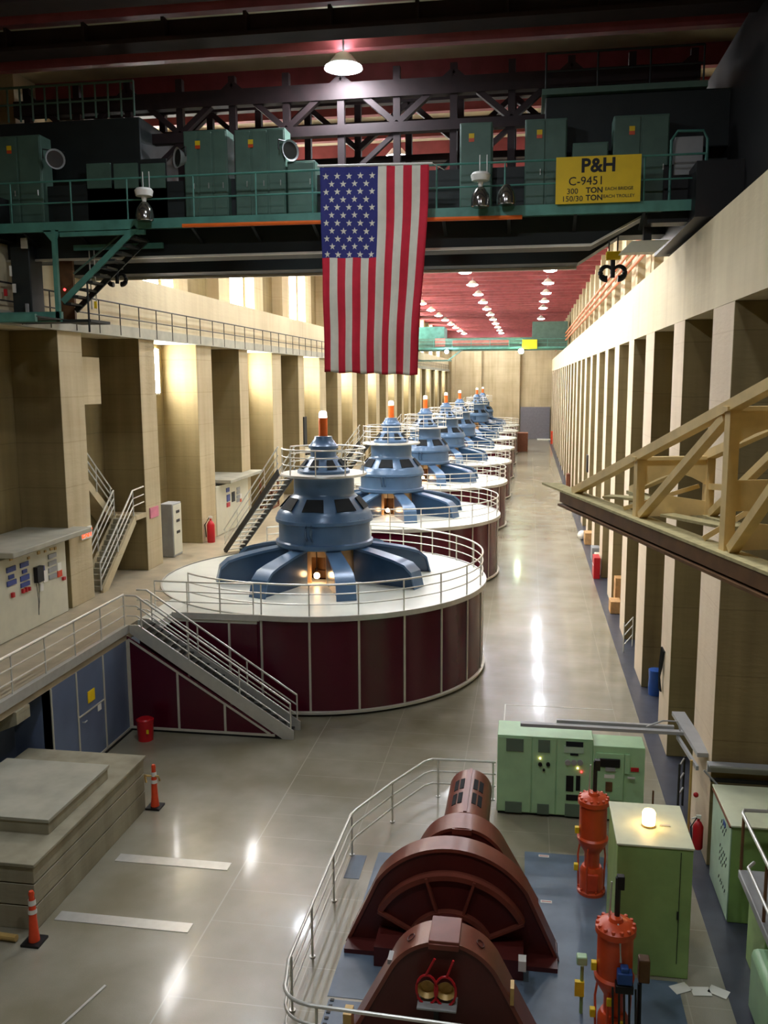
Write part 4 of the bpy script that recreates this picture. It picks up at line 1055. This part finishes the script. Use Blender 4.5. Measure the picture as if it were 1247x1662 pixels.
# rear sections
rb = hoodpart(hood(0.96, 0.9, 30, 1.6), 17.35, 18.0, 'redbrown', 'rear_bearing_housing', mc, FX)
hoodrim(hood(0.98, 0.9, 30, 1.62), hood(0.98, 0.9, 30, 1.62, 0.07), 17.3, 17.36, 'redbrown', 'rim', rb, FX)
hoodpart(hood(0.96, 0.9, 30, 1.6, 0.06), 17.33, 17.35, 'redbrown_d', 'face', rb, FX)
MB().box(FX-0.2, FX+0.2, 17.26, 17.36, 1.74, 1.86).build('top_plate', M['redbrown'], rb)
half(0.01, 0.95, 16.5, 17.35, 0.5, 'redbrown_d', 'coupling_cover')
half(0.01, 0.35, 13.95, 15.8, 0.6, 'redbrown_d', 'shaft_cover')
ex = MB().lathe([(0.001, 18.05), (0.5, 18.05), (0.5, 20.2), (0.42, 20.3), (0.001, 20.3)], (MX+0.12, 0, 1.35), 32, axis='Y').build('exciter_barrel', M['redbrown'], mc)
MB().box(MX-0.25, MX+0.5, 18.1, 20.2, 0.009, 1.3).build('pedestal', M['redbrown_d'], ex)
for yy in (18.5, 19.2):
    for a in (56, 72, 108, 124):
        c, s_ = math.cos(math.radians(a)), math.sin(math.radians(a)); xx = MX+0.12+0.5*c; zz = 1.35+0.5*s_
        MB().bar((xx, yy, zz), (xx, yy+0.5, zz), 0.1, 0.02, up=(c, 0, s_)).build('vent', M['genvent'], ex)
MB().bar((MX+0.12, 18.05, 1.86), (MX+0.12, 20.2, 1.86), 0.07, 0.03).build('seam', M['redbrown'], ex)

# ---------------------------------------------------------------- pale green console
Yc = 21.75
cn = thing('control_console', 'pale green control console with four door sections behind the machine', 'console', (1.2, 22.1, 0))
def cx_(px): return atY(px, 1260, Yc).x
def cq(t, px0, py0, px1, py1, mat, name, dep=0.02, base=Yc, bev=0.0):
    a = atY(px0, (py0+py1)/2, base); b = atY(px1, (py0+py1)/2, base); zt_ = atY((px0+px1)/2, py0, base).z; zb_ = atY((px0+px1)/2, py1, base).z
    return MB().box(a.x, b.x, base-dep, base+0.001, zb_, zt_).build(name, M[mat], t, bevel=bev)
xs = [cx_(807), cx_(863), cx_(903), cx_(962), cx_(1046)]
MB().box(xs[0], xs[3], Yc, Yc+1.0, 0.07, 2.12).build('body', M['green'], cn, bevel=0.015)
MB().box(xs[3], xs[4], Yc-0.05, Yc+0.7, 0.07, 2.0).build('side_body', M['green'], cn, bevel=0.015)
MB().box(xs[0]+0.03, xs[4]-0.03, Yc+0.05, Yc+0.7, 0, 0.07).build('plinth', M['black'], cn)
drs = []
for i in range(3):
    drs.append(MB().box(xs[i]+0.015, xs[i+1]-0.015, Yc-0.025, Yc, 0.1, 2.08).build('door', M['green'], cn, bevel=0.008))
drs.append(cq(cn, 967, 1222, 1012, 1297, 'green', 'door', 0.06, Yc-0.05, 0.008))
D = Yc-0.025
for (a, b_, c, d, mm, nm, k) in ((822, 1199, 850, 1219, 'cvent', 'vent', 0), (820, 1301, 847, 1318, 'cvent', 'vent', 0), (874, 1201, 893, 1221, 'cvent', 'vent', 1), (872, 1305, 891, 1321, 'cvent', 'vent', 1),
        (919, 1204, 947, 1212, 'genvent', 'display', 2), (916, 1211, 948, 1222, 'mint', 'name_plate', 2), (926, 1223, 939, 1226, 'genvent', 'display', 2), (917, 1305, 942, 1325, 'cvent', 'vent', 2),
        (919, 1259, 931, 1284, 'black', 'switch_panel', 2), (935, 1259, 942, 1283, 'black', 'switch_panel', 2), (919, 1290, 942, 1299, 'black', 'vent', 2)):
    cq(drs[k], a, b_, c, d, mm, nm, 0.02, D)
for (px, py, k, mm, r) in ((877, 1240, 1, 'black', 0.05), (890, 1240, 1, 'black', 0.05), (883, 1249, 1, 'black', 0.03), (922, 1237, 2, 'greym', 0.07), (932, 1237, 2, 'greym', 0.07), (942, 1237, 2, 'greym', 0.07)):
    p = atY(px, py, D)
    MB().lathe([(0.001, -0.05), (r, -0.05), (r, 0)], p, 16, axis='Y').build('gauge' if mm == 'greym' else 'knob', M[mm], drs[k])
for (px, py, mm) in ((877, 1231, 'warm'), (938, 1247, 'warm'), (944, 1253, 'redled')):
    p = atY(px, py, D-0.02); MB().sphere(p, 0.02, 8).build('pilot_light', M[mm], drs[1 if px < 900 else 2])
dd = drs[3]; D3 = Yc-0.11
cq(dd, 973, 1231, 1007, 1245, 'black', 'grille', 0.04, D3, 0.02); cq(dd, 983, 1245, 999, 1251, 'greym', 'latch', 0.04, D3)
cq(dd, 981, 1257, 998, 1263, 'white', 'danger_label', 0.01, D3); cq(dd, 983, 1269, 994, 1284, 'rust', 'switch', 0.03, D3)
cq(cn, 1014, 1224, 1022, 1255, 'green', 'hinge_plate', 0.05, Yc-0.05); cq(cn, 1024, 1246, 1037, 1252, 'red', 'warning_tag', 0.03, Yc-0.05)
MB().tube([(cx_(1018), Yc-0.15, 1.25), (cx_(1030), Yc-0.15, 1.25)], 0.03, 8).build('switch_handle', M['steel'], cn)
o = MB().box(2.98, 3.02, 21.5, 21.54, 0, 1.0).build('pipe_post', M['rust']); o.location.x += 0.2; tag(o, 'thin brown post with collars at the right end of the green console', 'post')

# cable tray
ct = thing('cable_tray', 'grey cable tray over the console running to the right wall', 'cable tray', (2.0, 22.0, 2.5))
A = atZ(845, 1178, 2.5); B = atZ(1108, 1182, 2.5)
MB().box(A.x, B.x+0.05, 21.62, 21.78, 2.42, 2.5).build('tray', M['greym'], ct)
MB().box(A.x+0.9, B.x-0.2, 21.85, 21.95, 2.45, 2.55).build('rail', M['greym'], ct)
C = atZ(1115, 1160, 2.5); Dp = atZ(1165, 1232, 2.5)
MB().bar((C.x-0.2, 22.9, 2.5), (Dp.x-0.25, 20.3, 2.5), 0.32, 0.1).build('tray', M['greym'], ct)
MB().bar((C.x-0.4, 21.7, 2.35), (C.x-0.25, 19.9, 2.35), 0.06, 0.1).build('rail', M['greym'], ct)
MB().box(4.1, 6.8, 19.85, 19.94, 2.3, 2.52).box(4.1, 6.75, 19.65, 19.85, 2.5, 2.54).build('tray', M['greym'], ct)
MB().box(4.15, 6.8, 19.7, 19.8, 2.14, 2.2).build('rail', M['dark_steel'], ct)
MB().tube([(3.8, 20.1, 0.01), (3.8, 20.1, 2.45)], 0.03, 8).build('support', M['gold'], ct)
MB().tube([(3.0, 21.7, 2.56), (3.4, 21.75, 2.72), (3.75, 21.8, 2.7), (3.8, 21.7, 2.5)], 0.02, 6).build('cable', M['greym'], ct)
MB().tube([(4.0, 19.7, 2.4), (4.3, 19.6, 2.1), (5.2, 19.6, 2.05), (6.5, 19.6, 2.05)], 0.025, 6).build('cable', M['greym'], ct)
p = atY(1130, 1290, 20.05); MB().sphere(p, 0.06).build('junction_box', M['red'], ct)

# big green cube cabinet with warm lamp
gc = thing('green_cabinet', 'tall plain green cabinet with a glowing warm lamp on its pale top', 'cabinet', (2.42, 16.6, 0))
MB().box(1.76, 3.1, 15.8, 17.45, 0.008, 2.56).build('body', M['green_m'], gc, bevel=0.012)
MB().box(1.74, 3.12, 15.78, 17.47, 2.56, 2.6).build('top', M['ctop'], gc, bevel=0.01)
MB().box(2.88, 2.89, 15.785, 15.8, 0.3, 2.5).build('door_seam', M['dark_steel'], gc)
MB().box(2.6, 2.8, 16.55, 16.6, 2.6, 2.62).build('slot_plate', M['trimline'], gc)
MB().box(2.85, 2.88, 15.76, 15.79, 1.2, 1.35).build('latch', M['dark_steel'], gc)
p = atZ(1053, 1340, 2.6)
wl_ = thing('warning_lamp', 'glowing warm beacon lamp on the green cabinet', 'lamp', (p.x, p.y, 2.6))
MB().lathe([(0.001, 0), (0.13, 0.0), (0.13, 0.04), (0.001, 0.04)], n=20).build('base', M['gold'], wl_, local=True)
MB().lathe([(0.001, 0.04), (0.12, 0.04), (0.125, 0.26), (0.1, 0.31), (0.001, 0.32)], n=20).build('dome', M['warm'], wl_, local=True)
for (px, py, rz) in ((1105, 1605, 0.5), (1138, 1610, 0.12), (1167, 1611, -0.5)):
    p = atZ(px, py, 0)
    o = MB().box(-0.17, 0.17, -0.12, 0.12, 0, 0.004).build('paper_sheet', M['paper']); o.location = (p.x, p.y, 0.012); o.rotation_euler.z = rz
    tag(o, 'white paper sheet on the floor by the green cabinet, %s' % {1105: 'leftmost', 1138: 'middle one', 1167: 'rightmost'}[px], 'paper', 'paper sheets on the floor')

# orange accumulators
def servo(x, y, s, label, extra=False):
    t = thing('accumulator', label, 'pressure vessel', (x, y, 0.008), 0, 'orange pressure vessels')
    MB().lathe([(0.001, 0), (0.3, 0), (0.3, 0.06), (0.26, 0.08), (0.25, 0.5), (0.2, 0.6), (0.001, 0.6)], n=28).build('pedestal', M['servo'], t, local=True)
    MB().lathe([(0.16, 0.6), (0.16, 0.9), (0.22, 1.0), (0.24, 1.05), (0.001, 1.05)], n=24).build('neck', M['servo'], t, local=True)
    MB().box(-0.13, 0.13, -0.27, -0.2, 0.12, 0.52).build('inspection_cover', M['cone'], t, 0.03, local=True)
    vs = MB().lathe([(0.001, 1.05), (0.25, 1.05), (0.32, 1.18), (0.33, 1.26), (0.29, 1.3), (0.29, 2.0), (0.33, 2.03), (0.33, 2.13), (0.26, 2.19), (0.12, 2.22), (0.1, 2.28), (0.001, 2.28)], n=36).build('cylinder', M['servo'], t, local=True)
    for k in range(14):
        a = 2*PI*k/14; MB().lathe([(0.001, 0.06), (0.03, 0.06), (0.035, 0)], (0.29*math.cos(a), 0.29*math.sin(a), 2.13), 6).build('bolt', M['servo'], vs, local=True)
    MB().tube([(0.02, 0.05, 2.2), (0.02, 0.05, 2.95)], 0.045, 10).build('piston_rod', M['dark_steel'], t, local=True)
    MB().tube([(-0.1, 0.08, 2.2), (-0.08, 0.08, 2.85)], 0.015, 6).build('guide_rod', M['steel'], t, local=True)
    MB().box(0.0, 0.12, 0.0, 0.12, 2.75, 2.98).build('limit_switch', M['black'], t, 0.01, local=True)
    for z in (1.35, 0.5): MB().box(-0.38, -0.29, -0.1, 0.0, z, z+0.14).build('yellow_clamp', M['yellow'], t, 0.01, local=True)
    for a in (0.3, 2.9, 4.3):
        MB().tube([(0.26*math.cos(a), 0.26*math.sin(a), 1.1), (0.3*math.cos(a), 0.3*math.sin(a), 0.8), (0.28*math.cos(a), 0.28*math.sin(a), 0.1)], 0.02, 6).build('pipe', M['servo'], t, local=True)
    for k in range(10):
        a = 2*PI*k/10; MB().lathe([(0.001, 0.05), (0.02, 0.05), (0.02, 0)], (0.275*math.cos(a), 0.275*math.sin(a), 0.08), 6).build('bolt', M['servo'], t, local=True)
    if extra:
        MB().box(0.0, 0.24, -0.48, -0.3, 1.4, 1.6).box(0.05, 0.18, -0.46, -0.32, 1.6, 1.68).build('valve_box', M['bluep'], t, 0.02, local=True)
        MB().box(-0.02, 0.26, -0.48, -0.3, 1.25, 1.38).build('valve_bracket', M['black'], t, 0.01, local=True)
        for dx in (-0.06, 0.04, 0.12, 0.2, 0.3): MB().tube([(dx, -0.4, 1.3), (dx+0.02, -0.42, 0.6), (dx, -0.34, 0.02)], 0.018, 6).build('tube', M['dark_steel'], t, local=True)
        MB().tube([(0.4, -0.1, 1.2), (0.42, -0.1, 0.0)], 0.035, 8).build('tube', M['black'], t, local=True)
        MB().box(0.38, 0.56, -0.1, 0.1, 1.2, 1.6).build('relay_box', M['rust'], t, 0.02, local=True)
        MB().tube([(0.02, -0.1, 2.22), (0.04, -0.31, 2.05), (0.06, -0.33, 1.7)], 0.02, 6).build('tube', M['steel'], t, local=True)
        for p in ((-0.1, -0.3, 0.9), (0.1, -0.28, 0.5)): MB().box(p[0]-0.04, p[0]+0.04, p[1]-0.04, p[1], p[2], p[2]+0.14).build('yellow_clamp', M['yellow'], t, 0.01, local=True)
    return t
servo(1.53, 18.5, 1, 'orange pressure vessel in front of the console beside the green cabinet')
servo(1.57, 13.95, 1, 'nearest orange pressure vessel with a blue valve box at the bottom of the frame', True)
t = thing('valve_stand', 'small green and yellow valve stand left of the nearest orange vessel', 'valve', (1.1, 14.6, 0.008))
MB().tube([(0, 0, 0), (0, 0, 0.9)], 0.03, 8).build('stem', M['green_m'], t, local=True)
MB().box(-0.1, 0.08, -0.08, 0.08, 0.95, 1.1).build('valve_head', M['green'], t, 0.02, local=True)
MB().box(-0.12, 0.04, -0.06, 0.02, 0.35, 0.62).build('tag', M['yellow'], t, local=True)

# right green cabinet and stair-side housing
rc = thing('green_cabinet', 'green cabinet with mint side panel and handwritten marks at the right wall', 'cabinet', (5.4, 18.7, 0.006))
MB().box(4.2, 6.6, 17.75, 19.55, 0.012, 2.1).build('body', M['green_m'], rc, bevel=0.012)
MB().box(4.18, 4.2, 17.75, 19.5, 0.05, 2.05).build('side_panel', M['mint'], rc)
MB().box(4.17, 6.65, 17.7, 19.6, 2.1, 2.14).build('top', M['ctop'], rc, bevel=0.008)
MB().box(4.15, 4.18, 17.75, 19.5, 2.06, 2.1).build('red_strip', M['crate'], rc)
random.seed(3)
for (z, n) in ((1.75, 4), (1.6, 3), (1.2, 5), (1.05, 5), (0.9, 3), (0.5, 5)):
    for i in range(n):
        y = 18.6-0.14*i+random.uniform(-0.02, 0.02); MB().bar((4.178, y, z), (4.178, y-0.05, z+0.09), 0.015, 0.02).build('written_mark', M['ink'], rc)
MB().box(4.17, 4.18, 18.2, 18.42, 1.82, 1.92).build('blue_mark', M['bluep'], rc)
hs = thing('green_housing', 'rounded pale green housing under the grey step at the lower right edge', 'housing', (4.8, 13.5, 0.006))
MB().box(4.0, 6.5, 10.0, 15.2, 0.012, 1.2).build('body', M['green'], hs, bevel=0.12)
MB().box(4.15, 6.5, 10.0, 16.9, 1.5, 1.66).build('step_plate', M['greym'], hs, bevel=0.02)
MB().box(4.3, 6.4, 15.4, 16.6, 0.012, 1.5).build('support', M['green_m'], hs, bevel=0.02)
rr = thing('railing', 'grey pipe railing on the step at the lower right edge', 'railing', (4.1, 14.5, 1.66))
for (xx, z0) in ((4.2, 1.64),):
    MB().tube([(xx, 10, 2.75), (xx, 17.0, 2.75), (xx+0.06, 17.15, 2.75), (xx+1.4, 17.2, 2.75)], 0.035, 8).build('hand_rail', M['steel'], rr)
    MB().tube([(xx-0.1, 10, 2.2), (xx-0.1, 16.0, 2.2), (xx+0.05, 16.2, 2.2)], 0.03, 8).build('lower_rail', M['steel'], rr)
    for y in (16.9, 15.2, 13.4, 11.6): MB().tube([(xx, y, z0), (xx, y, 2.75)], 0.03, 8).build('post', M['rust'], rr)
    MB().tube([(xx+1.0, 17.2, 1.64), (xx+1.0, 17.2, 2.75)], 0.03, 8).build('post', M['rust'], rr)

# ---------------------------------------------------------------- things between the right pillars
t = thing('ladder_rail', 'short silver rail ladder between right pillars', 'rail', (4.5, 36.9, 0.006))
for z in (0.5, 0.9, 1.25): MB().tube([(4.0, 36.3, z-0.2), (4.45, 37.2, z)], 0.025, 8).build('rail', M['alu'], t)
for p in ((4.0, 36.3), (4.45, 37.2)): MB().tube([(p[0], p[1], 0.006), (p[0], p[1], 1.25)], 0.025, 8).build('post', M['alu'], t)
o = MB().lathe([(0.001, 0), (0.24, 0), (0.26, 0.3), (0.24, 0.6), (0.26, 0.9), (0.001, 0.92)], (4.6, 31.4, 0.006), 20).build('barrel', M['bluep']); tag(o, 'blue barrel beside a near right pillar', 'barrel')
t = thing('hose_bundle', 'dark cable bundle hanging on the right pillar above the blue barrel', 'cable', (4.15, 27.2, 1.6))
for i in range(5): MB().tube([(4.17, 27.0+i*0.12, 2.9), (4.12, 27.05+i*0.1, 2.4), (4.1, 27.3, 2.0), (4.13, 27.1+i*0.08, 1.6)], 0.03, 6).build('cable', M['black'], t)
t = thing('tool_chest', 'red cabinet between right pillars', 'cabinet', (3.95, 46.5, 0.006))
MB().box(3.75, 4.1, 50.0, 51.2, 0.012, 1.2).build('body', M['red'], t, bevel=0.02)
MB().box(3.73, 3.75, 50.1, 51.1, 0.7, 0.75).build('handle', M['steel'], t)
t = thing('wood_crate', 'light wooden boxes between right pillars beyond the red cabinet', 'crate', (4.3, 45.0, 0.006))
MB().box(4.0, 4.5, 42.4, 43.3, 0.012, 0.6).build('lower_box', M['wood'], t, bevel=0.02)
o = MB().box(4.3, 4.9, 43.5, 44.2, 0.006, 1.5).build('wood_crate', M['wood'], bevel=0.02); tag(o, 'upright light wooden crate behind the low wooden box', 'crate')
o = MB().box(3.9, 4.5, 60.6, 61.8, 0.006, 0.8).build('wood_crate', M['wood'], bevel=0.02); tag(o, 'small light wooden crate beside a white bag along the right wall', 'crate')
o = MB().sphere((3.85, 62.6, 0.33), 0.33, 14).build('white_bag', M['white']); tag(o, 'round white bag on the floor along the right wall', 'bag')
o = MB().box(4.0, 4.5, 55.2, 56.2, 0.006, 0.8).build('metal_box', M['greym'], bevel=0.03); tag(o, 'grey box along the right wall before the red cabinet', 'box')
o = MB().box(4.0, 4.5, 52.2, 53.4, 0.006, 0.9).build('metal_box', M['board'], bevel=0.05); tag(o, 'pale box along the right wall directly beyond the red cabinet', 'box')
o = MB().tube([(4.5, 46.1, 1.2), (4.35, 46.12, 2.0), (4.5, 46.1, 2.8), (4.75, 46.12, 3.4)], 0.08, 8).build('red_hose', M['red']); tag(o, 'red hose hanging on a right pillar side', 'hose')
o = MB().box(4.1, 4.2, 63.6, 64.6, 4.6, 5.8).build('wall_speaker', M['black'], bevel=0.02); tag(o, 'small black box mounted on a right pillar above the boom tip', 'box')
o = MB().box(3.9, 4.3, 91.6, 92.6, 0.006, 1.6).build('metal_box', M['crate'], bevel=0.02); tag(o, 'dark red box far along the right wall', 'box')
o = MB().box(-0.62, 3.0, 29.62, 29.66, 0, 0.006).box(-0.62, -0.58, 27.6, 29.62, 0, 0.006).build('floor_tape', M['trimline']); tag(o, 'thin pale painted line on the floor behind the console', 'floor line')
t = thing('step_ladder', 'small dark rail frame beside the right pillar behind the extinguisher', 'frame', (4.0, 22.6, 0.006))
for z in (0.5, 0.9, 1.3): MB().tube([(3.95, 22.4, z), (4.15, 22.9, z)], 0.025, 6).build('rail', M['steel'], t)
for p in ((3.95, 22.4), (4.15, 22.9)): MB().tube([(p[0], p[1], 0.006), (p[0], p[1], 1.35)], 0.03, 6).build('post', M['dark_steel'], t)

# ---------------------------------------------------------------- yellow boom in the right foreground
bmz = 9.43
bo = thing('lattice_boom', 'yellow lattice boom reaching in from the right foreground over the aisle', 'boom', (1.6, 10.5, bmz))
tip = atZ(885, 783, bmz)
dr_ = (atZ(1247, 925, bmz)-tip).normalized()
sd_ = Vector((dr_.y*-1, dr_.x, 0)); 
if sd_.x < 0: sd_ = -sd_
LB = 9.6; WB = 0.92
def BP(l, w, z): return tip+dr_*l+sd_*w+Vector((0, 0, z))
def lfor(px, py):
    p = atZ(px, py, bmz); return (p-tip).dot(dr_)
SL = 0.30
def topz(l): return max(0.0, (l-1.3))*SL
# deck with I-beam chord
MB().prism([BP(0, -0.05, 0), BP(LB, -0.05, 0), BP(LB, 0.2, 0), BP(0.1, 0.2, 0)], (0, 0, -0.03)).build('bottom_flange', M['boomdust'], bo)
MB().bar(BP(0.9, 0.06, -0.12), BP(LB, 0.06, -0.12), 0.05, 0.2).bar(BP(0.9, 0.03, -0.22), BP(LB, 0.03, -0.22), 0.2, 0.03).build('bottom_chord', M['rust'], bo)
MB().bar(BP(0.9, -0.03, -0.1), BP(LB, -0.03, -0.1), 0.02, 0.16).build('chord_plate', M['rust'], bo)
MB().bar(BP(1.2, WB, -0.02), BP(LB, WB, -0.02), 0.16, 0.05).build('rear_chord', M['boomdust'], bo)
for w in (0.08, WB):
    MB().bar(BP(1.25, w, 0.02), BP(LB, w, topz(LB)+0.02), 0.12, 0.1).build('top_chord', M['boom'], bo)
st_l = [lfor(1024, 838), lfor(1166, 893)]
stp = st_l[1]-st_l[0]
stations = [st_l[0], st_l[1], st_l[1]+stp*0.95, st_l[1]+stp*1.9]
for i, l in enumerate(stations):
    h = topz(l)
    for w in (0.08, WB): MB().bar(BP(l, w, 0), BP(l, w, h), 0.1, 0.1, up=dr_).build('post', M['boom'], bo)
    # arched cross plate
    n = 8; poly = [BP(l, 0.08, h), BP(l, WB, h)]
    for k in range(n+1):
        u = k/n; poly.append(BP(l, WB-(WB-0.08)*u, h-min(0.34, h*0.55)+0.16*math.sin(PI*u)))
    MB().prism(poly, dr_*0.03).build('cross_plate', M['boom'], bo)
    MB().bar(BP(l, 0.0, h), BP(l, WB+0.05, h), 0.1, 0.04).build('cross_angle', M['boom'], bo)
    if h > 0.8:
        MB().prism([BP(l, 0.08, h*0.28), BP(l, WB, h*0.28), BP(l, WB, h*0.5), BP(l, 0.08, h*0.5)], dr_*0.03).build('cross_plate', M['boom'], bo)
    MB().prism([BP(l+0.02, 0.1, 0), BP(l+0.02, WB, 0), BP(l+0.02, WB, 0.16), BP(l+0.02, 0.3, 0.26), BP(l+0.02, 0.1, 0.16)], dr_*0.02).build('gusset', M['boom'], bo)
    if i:
        lp = stations[i-1]
        for w in (0.08, WB): MB().bar(BP(lp+0.12, w, 0.03), BP(l-0.1, w, topz(l)*0.94), 0.1, 0.08).build('diagonal', M['boom'], bo)
        MB().bar(BP(lp, WB, topz(lp)*0.5), BP(l, WB, topz(lp)*0.75), 0.05, 0.07).build('side_rail', M['boom'], bo)
    MB().bar(BP(l-0.5, 0.1, 0.02), BP(l-0.05, WB*0.9, h*0.5), 0.05, 0.05).build('brace', M['boom'], bo)
MB().bar(BP(1.9, 0.3, 0.02), BP(2.4, 0.75, 0.03), 0.25, 0.03).bar(BP(2.6, 0.4, 0.02), BP(3.2, 0.8, 0.02), 0.2, 0.03).bar(BP(3.6, 0.4, 0.02), BP(4.6, 0.7, 0.02), 0.2, 0.03).build('loose_plate', M['boomdust'], bo)
